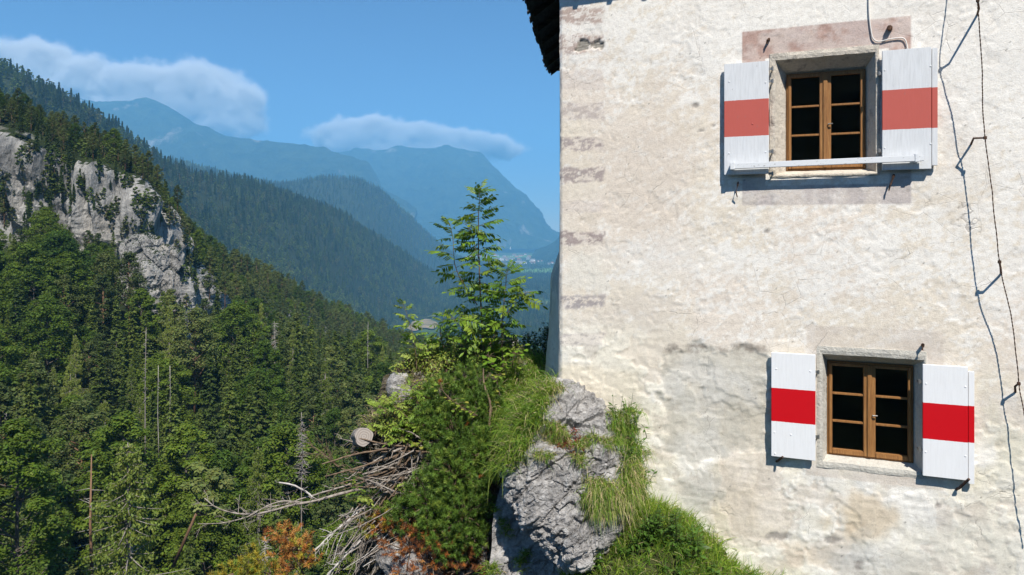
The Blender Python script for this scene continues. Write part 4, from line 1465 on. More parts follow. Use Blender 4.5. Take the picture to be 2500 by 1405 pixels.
def casement(r, label):
    s0, s1, h0, h1 = r
    f = MB()
    w, t0, t1 = .013, .165, .225
    f.box(s0 - .005, s0 + w, t0, t1, h0 - .005, h1 + .005, .004); f.box(s1 - w, s1 + .005, t0, t1, h0 - .005, h1 + .005, .004)
    f.box(s0 + w, s1 - w, t0 + .001, t1, h1 - w, h1 + .005, .004); f.box(s0 + w, s1 - w, t0 + .001, t1, h0 - .005, h0 + w, .004)
    win = part(f.build('window', M_TIMBER, castle))
    win['label'] = label
    mid = (s0 + s1) / 2
    for k, (a, b_) in enumerate(((s0 + w, mid - .003), (mid + .003, s1 - w))):
        q = MB()
        ul, ur, ut, ub, tt0, tt1 = (.034, .056, .032, .054, .150, .205) if k == 0 else (.056, .034, .032, .054, .150, .205)
        z0, z1 = h0 + w + .002, h1 - w - .002
        q.box(a, a + ul, tt0, tt1, z0, z1, .005); q.box(b_ - ur, b_, tt0, tt1, z0, z1, .005)
        q.box(a + ul, b_ - ur, tt0 + .001, tt1, z1 - ut, z1, .004); q.box(a + ul, b_ - ur, tt0 - .004, tt1, z0, z0 + ub, .006)
        if k == 0: q.box(b_ - .020, b_ + .026, tt0 - .014, tt0 - .001, z0 + .004, z1 - .004, .005)
        q.build('sash', M_TIMBER, win)
        za, zb = z0 + ub, z1 - ut
        for j in (1, 2):
            zz = za + (zb - za) * j / 3
            MB().box(a + ul, b_ - ur, tt0 + .012, tt1 - .01, zz - .012, zz + .012, .004).build('glazing_bar', M_TIMBER, win)
        for j in range(3):
            MB().box(a + ul - .004, b_ - ur + .004, .186, .190, za + (zb - za) * j / 3 - (.004 if j == 0 else -.010), za + (zb - za) * (j + 1) / 3 + (.004 if j == 2 else -.010)).build('pane', M_GLASS, win)
    hz = h0 + (h1 - h0) * .46
    hd = MB()
    hd.tube([(mid + .03, .150, hz), (mid + .03, .125, hz), (mid + .075, .122, hz + .004)], [.008, .008, .006], 6)
    hd.build('window_handle', M_STEEL, win)
    return win
casement(U_BACK, 'brown timber casement with six panes behind the white bar')
casement(L_BACK, 'brown timber casement with six panes between bright red striped shutters')

# -- shutters
def shutter_mat(name, z0, z1, white, red, wear):
    m = Mat(name, .42 if wear < .3 else .6, .4)
    p = m.coord('Object')
    sp = m.new('ShaderNodeSeparateXYZ'); m.put(sp.inputs[0], p)
    edge = m.math('MULTIPLY', m.math('SUBTRACT', m.noise(30, 2, .5, p), .5), .006)
    z = m.math('ADD', sp.outputs[2], edge)
    inred = m.math('MULTIPLY', m.math('GREATER_THAN', z, z0), m.math('LESS_THAN', z, z1))
    str_ = m.noise(6, 5, .6, m.mapping(p, (9, 9, .8)))
    wc = m.mix(m.math('MULTIPLY', m.ramp(str_, [(.4, (0, 0, 0)), (.75, (1, 1, 1))]), wear), white, tuple(x * .72 for x in white))
    rc = m.mix(m.math('MULTIPLY', m.noise(9, 5, .6, p), .30 if wear > .3 else .08), red, tuple(x * .75 for x in red))
    c = m.mix(inred, wc, rc)
    if wear > .3:
        chip = m.ramp(m.noise(14, 6, .75, m.mapping(p, (3, 3, .7))), [(.665, (0, 0, 0)), (.69, (1, 1, 1))])
        c = m.mix(m.math('MULTIPLY', chip, .8), c, (.20, .18, .16))
    m.color(c)
    m.normal(m.bump(str_, .12 if wear < .3 else .35, .004))
    return m.m

def shutter(r, stripe_px, col_px, red, white, wear, label, edge, hinge_pts, seed, bolts):
    """r: s0,s1,h0,h1 of the front face"""
    t0, t1 = -.076, -.045
    z0, z1 = ws(col_px, stripe_px[1], t0)[1], ws(col_px, stripe_px[0], t0)[1]
    mat = shutter_mat('striped_shutter_paint_%d' % seed, z0, z1, white, red, wear)
    s0, s1, h0, h1 = r
    b = MB()
    if edge:
        e = s1 - .055
        b.box(s0, e - .004, t0, t1, h0, h1, .003)
    else:
        b.box(s0, s1, t0, t1, h0, h1, .003)
    sh = part(b.build('shutter', mat, castle))
    sh['label'] = label
    if edge:
        MB().box(e + .003, s1, t0 + .012, t1 + .012, h0 + edge[0], h1 + edge[1], .003).build('edge_board', mat, sh)
    # battens on the wall side
    for zz in (h0 + .16, h1 - .20):
        MB().box(s0 + .04, s1 - .07, t1, t1 + .022, zz, zz + .07, .003).build('batten', mat, sh)
    for (px, py) in hinge_pts:
        q = wl(px, py, -.06)
        h_ = MB()
        h_.tube([q + np.array([0, 0, -.022]), q + np.array([0, 0, .022])], .011, 8)
        inner = s0 if abs(q[0] - s0) < abs(q[0] - s1) else s1
        h_.box(min(q[0], inner) - .004, max(q[0], inner) + .012, -.060, -.048, q[2] - .014, q[2] + .014)
        h_.tube([q, q + np.array([.0, .05, -.008]), q + np.array([.0, .09, -.008])], .008, 6)
        h_.build('hinge', M_STEEL, sh)
    for (px, py) in bolts:
        q = wl(px, py, t0)
        bm = bmesh.new()
        bmesh.ops.create_uvsphere(bm, u_segments=8, v_segments=5, radius=.010)
        for v in bm.verts: v.co = Vector((q[0] + v.co.x, t0 + v.co.y * .5, q[2] + v.co.z))
        me = bpy.data.meshes.new('bolt'); bm.to_mesh(me); bm.free(); me.materials.append(mat)
        link('bolt', me, sh)
    return sh

TF = -.076
def srect(x0, x1, yt, yb, xm): return [ws(x0, 560, TF)[0], ws(x1, 560, TF)[0], ws(xm, yb, TF)[1], ws(xm, yt, TF)[1]]
RED_OLD, RED_NEW = (.52, .105, .080), (.58, .004, .010)
W_OLD, W_NEW = (.70, .71, .72), (.82, .82, .82)
shutter(srect(1768, 1877, 153, 426, 1822), (244, 333), 1822, RED_OLD, W_OLD, .55, 'weathered shutter with a faded red stripe on the side towards the castle corner', None,
        [(1886, 168), (1886, 198), (1886, 370), (1886, 424)], 1, [(1780, 200), (1780, 375), (1869, 202), (1869, 372), (1837, 303)])
shutter(srect(2154, 2290, 119, 414, 2222), (217, 315), 2222, RED_OLD, W_OLD, .6, 'weathered shutter with a faded red stripe beside the hanging wire', (.035, -.012),
        [(2146, 180), (2146, 368)], 2, [(2160, 172), (2272, 162), (2272, 352), (2160, 362)])
shutter(srect(1883, 1991, 864, 1120, 1937), (951, 1033), 1937, RED_NEW, W_NEW, .26, 'clean shutter with a bright red stripe on the side towards the crag', None,
        [(1998, 909), (1998, 1067)], 3, [(1895, 901), (1978, 907), (1891, 1056), (1931, 1062), (1892, 1108)])
shutter(srect(2253, 2380, 894, 1169, 2316), (988, 1077), 2316, RED_NEW, W_NEW, .26, 'clean shutter with a bright red stripe under the hanging wire', (-.035, -.045),
        [(2244, 932), (2244, 1098)], 4, [(2261, 937), (2357, 945), (2260, 1104), (2357, 1114)])

# -- iron hooks, pins and shutter catches
def hook(pts, rad, label=None):
    b = MB()
    P = np.array([wl(x, y, t) for x, y, t in pts])
    b.tube(P, rad, 7)
    o = part(b.build('iron_hook', M_RUST, castle))
    if label: o['label'] = label
hook([(1877, 100, .05), (1877, 96, -.03), (1874, 99, -.05), (1872, 108, -.045)], [.018, .016, .014, .009])
hook([(2172, 72, .05), (2172, 68, -.05), (2170, 74, -.06)], [.032, .028, .016])
hook([(2253, 846, .05), (2253, 842, -.06), (2252, 856, -.065)], [.018, .017, .013])
hook([(1803, 440, .05), (1801, 452, -.045), (1797, 470, -.055), (1800, 482, -.04)], [.011, .010, .008, .006])
hook([(2183, 425, .05), (2181, 432, -.07), (2174, 452, -.07), (2170, 466, -.055)], [.013, .012, .010, .006])
hook([(1893, 1128, .05), (1900, 1125, -.04), (1911, 1116, -.115)], [.014, .013, .012])
hook([(2330, 1197, .05), (2342, 1192, -.05), (2366, 1170, -.125)], [.014, .014, .013])

# -- white bar across the upper shutters
def bar():
    q0, q1 = wl(1787, 406, -.135), wl(2253, 386, -.135)
    m = Mat('flaking_white_paint', .6, .3)
    p = m.coord('Object')
    n = m.noise(16, 6, .75, m.mapping(p, (1.2, 4, 3)))
    m.color(m.mix(m.ramp(n, [(.60, (0, 0, 0)), (.66, (1, 1, 1))]), (.72, .73, .74), (.22, .20, .18)))
    L = q1[0] - q0[0]
    ctr = np.array([q0[0], -.135, q0[2]])
    root = empty('wooden_bar', l2w([ctr])[0], (0, -math.atan2(q1[2] - q0[2], L), -YAW), 'flaking white wooden bar resting across the upper window and its shutters', 'bar')
    MB().box(0.01, L - .01, -.018, .018, -.034, .030, .004).build('rail', m.m, root)
    MB().box(-.02, .028, -.024, .048, -.042, .036, .004).build('end_block', m.m, root)
    MB().box(L - .075, L - .035, -.024, .048, -.042, .044, .004).build('end_block', m.m, root)
    MB().box(L - .034, L + .01, -.016, .016, -.030, .026, .003).build('end_cap', m.m, root)
bar()

# -- twisted iron wire on its brackets
def wire():
    pts = [(2398, -265, .26), (2393, -120, .33), (2389, -40, .36), (2387, 4, .35), (2391, 70, .32), (2396, 150, .28), (2399, 220, .25), (2399, 265, .23), (2405, 338, .20), (2418, 440, .20), (2430, 545, .21),
           (2440, 640, .20), (2448, 690, .19), (2466, 760, .17), (2477, 830, .15), (2487, 936, .14), (2500, 1010, .14), (2516, 1120, .15), (2540, 1300, .15)]
    P = np.array([wl(x, y, -o) for x, y, o in pts])
    P = catmull(P, 360)
    P[:, 0] += fbm(P, 5, 3, 4) * .006
    ref = l2w([wl(2440, 640, 0)])[0]
    root = empty('hanging_wire', (P0[0], P0[1], 0), (0, 0, -YAW), 'thin twisted iron wire hanging down the wall on brackets', 'wire')
    b = MB()
    ph = np.arange(len(P)) * 1.15
    for o_ in (0, math.pi):
        Q = P + .0030 * np.column_stack([np.cos(ph + o_), np.sin(ph + o_), np.zeros_like(ph)])
        b.tube(Q, .0034, 5)
    b.build('wire_strand', M_RUST, root, True)
    for base, knee, tip, r in (((2386, 36), (2390, 22), (2387, 2), .35), ((2371, 352), (2377, 338), (2405, 337), .20), ((2444, 668), (2443, 655), (2440, 640), .20), ((2479, 957), (2478, 944), (2487, 937), .14)):
        q = np.array([wl(*base, .05), wl(*base, -.02), wl(*knee, -r * .8), wl(*tip, -r)])
        k = MB()
        k.tube(q, [.011, .011, .010, .009], 7)
        k.box(q[3, 0] - .014, q[3, 0] + .014, q[3, 1] - .014, q[3, 1] + .010, q[3, 2] - .016, q[3, 2] + .016, .003)
        k.build('bracket', M_RUST, root)
wire()

def cable():
    pts = [(2122, -90), (2121, -20), (2122, 35), (2126, 72), (2132, 95), (2146, 102), (2172, 96), (2200, 93), (2211, 100), (2216, 122)]
    P = catmull(np.array([wl(x, y, -.016) for x, y in pts]), 60)
    P[0, 1] = -.016
    b = MB(); b.tube(P, .0065, 6)
    m = Mat('white_cable_sheath', .5); m.color((.72, .69, .64))
    o = b.build('cable', m.m, None, True)
    o.location = (P0[0], P0[1], 0); o.rotation_euler = (0, 0, -YAW)
    tag(o, 'thin white cable running down the wall to the weathered shutter', 'cable')
    for v in o.data.vertices: pass
cable()

# -- roof eaves
def roof():
    wood = Mat('dark_weathered_timber', .9, .2)
    n = wood.noise(5, 5, .65, wood.mapping(wood.coord(), (1, 1, 6)))
    wood.color(wood.ramp(n, [(.3, (.020, .016, .013)), (.7, (.075, .060, .048))]))
    shm = Mat('grey_wood_shingle', .9, .2)
    shm.color(shm.ramp(shm.noise(7, 5, .6), [(.3, (.045, .040, .036)), (.7, (.13, .115, .10))]))
    ze, over, rise = 3.6, .64, .72
    e3 = np.array([E2[0], E2[1], 0]); m3 = np.array([M2[0], M2[1], 0]); c3 = np.array([CORNER[0], CORNER[1], 0])
    def pt(a, o, z): return c3 + e3 * a + m3 * o + np.array([0, 0, z])
    b = MB()
    a0, a1 = -.50, 7.25
    V = [pt(a0, over, ze), pt(a1, over, ze), pt(a1, -3.5, ze + (over + 3.5) * rise), pt(a0, -3.5, ze + (over + 3.5) * rise)]
    V += [v + np.array([0, 0, .05]) for v in V]
    b.add(w2l(V), [(0, 1, 2, 3), (4, 7, 6, 5), (0, 4, 5, 1), (1, 5, 6, 2), (2, 6, 7, 3), (3, 7, 4, 0)])
    rf = part(b.build('roof', wood.m, castle))
    rf['label'] = 'dark timber roof overhanging the castle corner'
    # front slope
    f = MB()
    V = [(S_CORNER - .62, -.50, ze), (5.6, -.50, ze), (5.6, 3.0, ze + 3.5 * rise), (S_CORNER - .62, 3.0, ze + 3.5 * rise)]
    V += [(x, y, z + .05) for x, y, z in V]
    f.add(V, [(0, 1, 2, 3), (4, 7, 6, 5), (0, 4, 5, 1), (1, 5, 6, 2), (2, 6, 7, 3), (3, 7, 4, 0)])
    f.build('roof_slope', wood.m, rf)
    # closing boards at the far end and along the wall head
    k = MB()
    V = [pt(7.0, over - .02, ze + .02), pt(7.0, -.3, ze + .02), pt(7.0, -.3, ze + .7), pt(7.0, over - .02, ze + .06)]
    V += [v + e3 * .04 for v in V]
    k.add(w2l(V), [(0, 1, 2, 3), (4, 7, 6, 5), (0, 4, 5, 1), (1, 5, 6, 2), (2, 6, 7, 3), (3, 7, 4, 0)])
    k.build('end_board', wood.m, rf)
    rg = g(61)
    # rafters under the side eave
    for a in np.arange(.2, 7.1, .85):
        r_ = MB()
        V = []
        for o_, z_ in ((over - .06, ze + .03), (-.1, ze + .03 + (over + .04) * rise)):
            for da in (-.05, .05):
                for dz in (-.11, -.005):
                    V.append(pt(a + da, o_, z_ + dz))
        r_.add(w2l(V), [(0, 1, 3, 2), (4, 6, 7, 5), (0, 4, 5, 1), (2, 3, 7, 6), (0, 2, 6, 4), (1, 5, 7, 3)])
        r_.build('rafter', wood.m, rf)
    for s_ in np.arange(S_CORNER - .3, 5.2, .43):
        MB().box(s_ - .028, s_ + .028, -.522, .02, ze - .008, ze + .06).build('rafter', wood.m, rf)
    # shingles along the side eave
    a = a0
    while a < a1 - .02:
        w_ = rg.uniform(.10, .17)
        w_ = min(w_, a1 - a)
        q = MB()
        lo = over + rg.uniform(.015, .075)
        dz = rg.uniform(.0, .012)
        V = [pt(a + .004, lo, ze - .045 * rise + .055 + dz), pt(a + w_ - .004, lo, ze - .045 * rise + .055 + dz),
             pt(a + w_ - .004, over - .40, ze + .40 * rise + .056 + dz), pt(a + .004, over - .40, ze + .40 * rise + .056 + dz)]
        V += [v + np.array([0, 0, .022]) for v in V]
        q.add(w2l(V), [(0, 1, 2, 3), (4, 7, 6, 5), (0, 4, 5, 1), (1, 5, 6, 2), (2, 6, 7, 3), (3, 7, 4, 0)])
        q.build('shingle', shm.m, rf)
        a += w_
roof()
# ------------------------------------------------------------------ the crag at the foot of the castle
def rock_mat(name, dark, mid, lite, moss=0.0, sc=1.0):
    m = Mat(name, .95, .12)
    p = m.pos()
    q = m.mapping(p, (1, 1, 1), (0, 0, 0), (0.3, 0.55, 0.2))
    n1 = m.noise(3.2 * sc, 8, .68, m.mapping(q, (1, 1, 2.0)))
    n2 = m.noise(17 * sc, 7, .72, q)
    n3 = m.noise(70 * sc, 4, .7, p)
    f = m.math('ADD', m.math('ADD', m.math('MULTIPLY', n1, .45), m.math('MULTIPLY', n2, .40)), m.math('MULTIPLY', n3, .15))
    c = m.ramp(f, [(.34, dark), (.44, tuple(x * .62 for x in mid)), (.52, mid), (.62, lite)])
    lich = m.ramp(m.noise(7, 5, .7, p), [(.57, (0, 0, 0)), (.64, (1, 1, 1))])
    c = m.mix(m.math('MULTIPLY', lich, .55), c, (.62, .61, .59))
    black = m.ramp(m.noise(5.3, 6, .75, m.mapping(p, (1, 1, .6), (4, 2, 1))), [(.58, (0, 0, 0)), (.66, (1, 1, 1))])
    c = m.mix(m.math('MULTIPLY', black, .55), c, (.09, .085, .085))
    if moss:
        nz = m.new('ShaderNodeSeparateXYZ'); m.put(nz.inputs[0], m.new('ShaderNodeNewGeometry').outputs['Normal'])
        mf = m.ramp(m.math('ADD', nz.outputs[2], m.math('SUBTRACT', n1, .5)), [(.35, (0, 0, 0)), (.6, (1, 1, 1))])
        c = m.mix(m.math('MULTIPLY', mf, moss), c, m.ramp(n2, [(.35, (.045, .035, .018)), (.65, (.10, .085, .035))]))
    m.color(c)
    hgt = m.math('ADD', m.math('MULTIPLY', n2, 1.0), m.math('ADD', m.math('MULTIPLY', n3, .35), m.math('MULTIPLY', n1, 1.2)))
    m.normal(m.bump(hgt, 1.0, .045))
    return m.m
M_ROCK = rock_mat('weathered_limestone', (.11, .10, .095), (.40, .38, .36), (.60, .575, .545))
M_SOIL = rock_mat('soil_and_rock', (.05, .042, .034), (.16, .14, .115), (.34, .32, .29), 0.9)

SURF = []      # visible surfaces for rooting plants
def craggy(P, seed, amp):
    R = np.array(Matrix.Rotation(0.55, 3, 'Y') @ Matrix.Rotation(0.35, 3, 'X'))
    Q = P @ R.T
    d1, d2, cid = worley(Q * np.array([1, 1, 1.7]), 2.1, seed)
    e1, e2, eid = worley(Q * np.array([1, 1, 2.2]) + fbm(Q, 5, 2, seed)[:, None] * .12, 5.5, seed + 7)
    d = (cid - .5) * .11 + (np.minimum(d2 - d1, .16) - .09) * .17
    d += (eid - .5) * .085 + (np.minimum(e2 - e1, .2) - .12) * .065
    h1, h2, hid = worley(Q * np.array([1, 1, 1.8]), 13.0, seed + 9)
    d += (hid - .5) * .028
    d += fbm(Q, 2.2, 5, seed + 3, .5) * .09 + fbm(Q * np.array([1, 1, 2.0]), 9, 4, seed + 5, .55, True) * .022 + fbm(Q, 34, 3, seed + 6) * .008
    return d * amp

def crag_patch(name, ctrl, nr, nc, amp, mat, seed, label=None, mask=None):
    rows = [[W(*c) for c in r] for r in ctrl]
    G = patch(rows, nr, nc)
    N = grid_normals(G)
    if N[..., 1].mean() > 0: N = -N
    a = craggy(G.reshape(-1, 3), seed, amp).reshape(nr, nc, 1)
    G = G + N * a
    o = link(name, mesh_np(name, G.reshape(-1, 3), grid_faces(nr, nc), mat, False))
    tag(o, label, kind='structure')
    SURF.append((G.reshape(-1, 3), N.reshape(-1, 3)))
    return G

CRAG = crag_patch('crag', [
    [(930, 1250, 12.6), (1000, 1150, 12.8), (1060, 1100, 13), (1130, 1060, 13), (1190, 1020, 13.2), (1270, 980, 13.2), (1360, 960, 13.2), (1500, 950, 13.2)],
    [(940, 990, 11.2), (1000, 940, 11.4), (1060, 910, 11.6), (1130, 890, 11.8), (1190, 880, 12), (1270, 880, 12), (1360, 885, 12.0), (1500, 890, 12)],
    [(945, 925, 10.0), (1000, 890, 10.2), (1060, 868, 10.4), (1130, 858, 10.5), (1190, 850, 10.5), (1270, 866, 10.4), (1360, 905, 10.4), (1500, 905, 10.4)],
    [(905, 1000, 9.7), (960, 965, 9.7), (1030, 945, 9.7), (1110, 935, 9.7), (1190, 920, 9.7), (1270, 930, 9.5), (1345, 955, 9.3), (1500, 960, 9.2)],
    [(865, 1090, 9.5), (930, 1078, 9.3), (1020, 1065, 9.2), (1100, 1055, 9.1), (1180, 1050, 9.0), (1255, 1040, 8.8), (1335, 1045, 8.6), (1500, 1050, 8.5)],
    [(900, 1210, 9.4), (960, 1200, 9.2), (1040, 1195, 9.0), (1110, 1195, 8.9), (1180, 1190, 8.75), (1240, 1180, 8.6), (1330, 1180, 8.5), (1500, 1180, 8.4)],
    [(860, 1420, 9.3), (940, 1405, 9.1), (1040, 1405, 8.9), (1110, 1405, 8.8), (1170, 1405, 8.6), (1230, 1405, 8.5), (1330, 1405, 8.4), (1500, 1405, 8.3)],
    [(760, 1800, 9.2), (940, 1800, 9.0), (1040, 1800, 8.8), (1110, 1800, 8.7), (1170, 1800, 8.6), (1230, 1800, 8.5), (1330, 1800, 8.4), (1500, 1800, 8.3)],
], 230, 230, .9, M_SOIL, 3, 'overgrown rock crag falling away from the castle corner')
SLAB = crag_patch('rock_slab', [
    [(1250, 1120, 8.62), (1300, 1120, 8.55), (1400, 1120, 8.5), (1580, 1120, 8.4)],
    [(1214, 1215, 8.40), (1290, 1200, 8.38), (1400, 1200, 8.35), (1580, 1190, 8.25)],
    [(1203, 1275, 8.22), (1290, 1265, 8.28), (1400, 1265, 8.22), (1580, 1260, 8.1)],
    [(1200, 1340, 8.08), (1290, 1335, 8.10), (1400, 1335, 8.0), (1580, 1330, 7.9)],
    [(1188, 1425, 7.88), (1290, 1425, 7.88), (1400, 1415, 7.75), (1580, 1400, 7.6)],
    [(1150, 1750, 7.5), (1290, 1750, 7.5), (1400, 1750, 7.4), (1580, 1750, 7.3)],
], 170, 130, .38, M_ROCK, 9, 'pale lower rock face shaded by the overhanging boulder')
M_TURF = ground_mat('turf_soil', (.030, .036, .012), (.07, .075, .028), 4.0)
MEADOW = crag_patch('grass_bank', [
    [(1440, 1290, 8.45), (1500, 1255, 8.40), (1600, 1235, 8.25), (1700, 1290, 8.1), (1800, 1365, 8.0), (1900, 1450, 7.9), (2600, 1700, 7.0)],
    [(1395, 1375, 7.85), (1470, 1322, 7.70), (1550, 1262, 7.68), (1640, 1268, 7.72), (1730, 1330, 7.7), (1850, 1420, 7.6), (2600, 1720, 6.7)],
    [(1360, 1440, 7.40), (1480, 1405, 7.22), (1580, 1390, 7.20), (1680, 1410, 7.2), (1780, 1460, 7.2), (1900, 1540, 7.1), (2600, 1760, 6.4)],
    [(1340, 1700, 6.6), (1500, 1700, 6.5), (1600, 1700, 6.5), (1700, 1700, 6.5), (1800, 1720, 6.5), (1900, 1760, 6.4), (2600, 1900, 5.8)],
], 90, 120, .22, M_TURF, 15)

def boulder():
    sil = [(1345, 958), (1400, 966), (1450, 990), (1497, 1032), (1518, 1075), (1530, 1130), (1528, 1185), (1512, 1235), (1488, 1272), (1458, 1308), (1432, 1334), (1402, 1348),
           (1355, 1328), (1308, 1295), (1274, 1250), (1247, 1195), (1238, 1140), (1256, 1085), (1262, 1045), (1298, 1015), (1314, 982)]
    C = np.array([1395.0, 1155.0])
    q = np.array(sil, dtype=float) - C
    th = np.unwrap(np.arctan2(-q[:, 1], q[:, 0]))
    r = np.hypot(q[:, 0], q[:, 1])
    o = np.argsort(th); th, r = th[o], r[o]
    nth, nph = 380, 230
    T = np.linspace(0, 2 * math.pi, nth, endpoint=False)
    tt = np.concatenate([th - 2 * math.pi, th, th + 2 * math.pi]); rr = np.tile(r, 3)
    R = np.interp(T, tt, rr)
    k = np.hanning(9); k /= k.sum()
    R = np.convolve(np.concatenate([R[-4:], R, R[:4]]), k, 'valid')
    ph = np.linspace(0.0, math.pi * .97, nph)
    Tm, Ph = np.meshgrid(T, ph)
    Rm = np.broadcast_to(R, Tm.shape)
    sx = np.sign(np.sin(Ph)) * np.abs(np.sin(Ph)) ** .72
    x = Rm * np.cos(Tm) * sx / F * 7.9
    z = Rm * np.sin(Tm) * sx / F * 7.9
    D = np.where(np.cos(Ph) > 0, .50, .62)
    y = 7.93 - D * np.sign(np.cos(Ph)) * np.abs(np.cos(Ph)) ** .85
    y = y + .36 * np.clip(z, -1, 1) + .12 * sstep(.25, .8, z) - .10 * np.exp(-((x + .05) / .28) ** 2) * sstep(.1, -.5, z)
    c = W(C[0], C[1], 7.9)
    G = np.stack([c[0] + x, y, c[2] + z], -1)
    # ledge with turf across the upper third
    N = grid_normals(G)
    ctr = np.array([c[0], 8.0, c[2]])
    if (N * (G - ctr)).sum(-1).mean() < 0: N = -N
    P = G.reshape(-1, 3)
    d = craggy(P, 21, .82).reshape(nph, nth, 1)
    pxs = CX + F * P[:, 0] / P[:, 1]; pys = HY - F * P[:, 2] / P[:, 1]
    led = sstep(26, 4, np.abs(pys - (1072 + .06 * (pxs - 1390)))).reshape(nph, nth, 1) * .035
    fis = sstep(16, 2, np.abs(pxs - (1432 + .12 * (pys - 1200)) - 10 * fbm(P, 4, 2, 5))).reshape(nph, nth, 1) * sstep(1120, 1180, pys).reshape(nph, nth, 1) * .03
    G = G + N * (d - led - fis)
    o = link('boulder', mesh_np('boulder', G.reshape(-1, 3), grid_faces(nph, nth, True)[:, ::-1], M_ROCK, False))
    tag(o, 'large grey limestone boulder with grass tufts at the foot of the castle corner', 'boulder')
    SURF.append((G.reshape(-1, 3), N.reshape(-1, 3)))
    return G, N
BOULDER, BN = boulder()

_sp = np.concatenate([s[0] for s in SURF]); _sn = np.concatenate([s[1] for s in SURF])
_vis = (_sp[:, 1] < 12.5) & (_sp[:, 1] > 5)
_sp, _sn = _sp[_vis], _sn[_vis]
_spx, _spy = pix(_sp)
def root_at(px, py, rad=7.0):
    d = np.hypot(_spx - px, _spy - py)
    k = np.where(d < rad)[0]
    if len(k) == 0:
        k = np.array([d.argmin()])
    j = k[_sp[k, 1].argmin()]
    return _sp[j], _sn[j]

# small stones
def stone(px, py, Y, size, seed, label):
    bm = bmesh.new()
    bmesh.ops.create_icosphere(bm, subdivisions=4, radius=1.0)
    V = np.array([v.co[:] for v in bm.verts]); Fc = np.array([[v.index for v in f.verts] for f in bm.faces])
    bm.free()
    V = V * (1 + .35 * fbm(V + seed, 1.1, 4, seed)[:, None] + .18 * (worley(V + seed, 1.6, seed)[2] - .5)[:, None])
    V = V * np.array(size)
    o = link('stone', mesh_np('stone', V, Fc, M_ROCK, False))
    o.location = W(px, py, Y)
    tag(o, label, 'stone')
stone(975, 955, 9.75, (.20, .18, .26), 3, 'pale rock poking out between small rowan leaves')
stone(1235, 838, 10.4, (.20, .16, .12), 5, 'pale stone behind the two rowan saplings')
stone(1010, 1375, 8.75, (.40, .2, .28), 8, 'pale rock under the rust-brown dead pine')
stone(1418, 958, 8.50, (.10, .06, .03), 9, 'small flat stone at the base of the wall by the corner')

# ------------------------------------------------------------------ plants
def plant_mat(name, trans=.35, rough=.5, gain=1.0):
    m = Mat(name, rough, .3)
    c = m.attr('tint')
    n = m.noise(26, 3, .6, m.pos())
    c = m.mix(1.0, c, m.ramp(n, [(.3, .78 * gain), (.7, 1.2 * gain)]), 'MULTIPLY')
    return m.leafy(c, trans).m
M_LEAF = plant_mat('green_leaf')
M_GRASS = plant_mat('grass_blade', .45, .55)
M_NEEDLE = plant_mat('mountain_pine_needle', .15, .5)
M_WOODG = bark_mat('grey_dead_branch', (.13, .105, .085), (.42, .37, .32), 14)
M_WOODB = bark_mat('brown_twig', (.085, .058, .04), (.24, .17, .115), 14)
M_WOODW = bark_mat('bleached_branch', (.34, .31, .28), (.62, .58, .54), 14)

def blades(mb, root, dirn, L, width, sag, tint, rng):
    """arching grass blades, arrays of n"""
    n = len(root)
    side = unit(np.cross(dirn, rng.normal(0, 1, (n, 3))))
    V = np.empty((n, 8, 3))
    for k, t in enumerate((0.0, .38, .72, 1.0)):
        p = root + dirn * (L * t)[:, None] + np.array([0, 0, -1.0]) * (sag * L * t * t)[:, None]
        w = (width * (1.0, .9, .6, .08)[k])[:, None] if np.ndim(width) else width * (1.0, .9, .6, .08)[k]
        V[:, k * 2] = p - side * w
        V[:, k * 2 + 1] = p + side * w
    b = np.arange(n)[:, None] * 8
    f = np.concatenate([b + np.array([[0, 1, 3, 2]]), b + np.array([[2, 3, 5, 4]]), b + np.array([[4, 5, 7, 6]])])
    mb.add(V.reshape(-1, 3), f, np.repeat(tint, 8, 0))

G_FRESH, G_LIME, G_STRAW, G_DEEP = np.array([.155, .290, .030]), np.array([.260, .350, .045]), np.array([.56, .46, .24]), np.array([.085, .180, .024])
def grass_tint(rng, n, straw=.12, lime=.4):
    u = rng.uniform(0, 1, (n, 1))
    c = np.where(u < straw, G_STRAW, np.where(u < straw + lime, G_LIME, np.where(u < .9, G_FRESH, G_DEEP)))
    return c * rng.uniform(.75, 1.2, (n, 1))

def tuft(mb, root, n, L, rng, spread=.5, sag=.5, straw=.12, lime=.4, lean=(0, -.25, 0), rad=.05, w=.0032):
    r = root + np.column_stack([rng.normal(0, rad, (n, 2)), rng.normal(0, rad * .4, n)])
    d = unit(np.array([0, 0, 1.0]) + np.array(lean) + rng.normal(0, spread, (n, 3)) * np.array([1, 1, .35]))
    blades(mb, r, d, L * rng.uniform(.45, 1.15, n), w * rng.uniform(.7, 1.4, n), sag * rng.uniform(.5, 1.5, n), grass_tint(rng, n, straw, lime), rng)

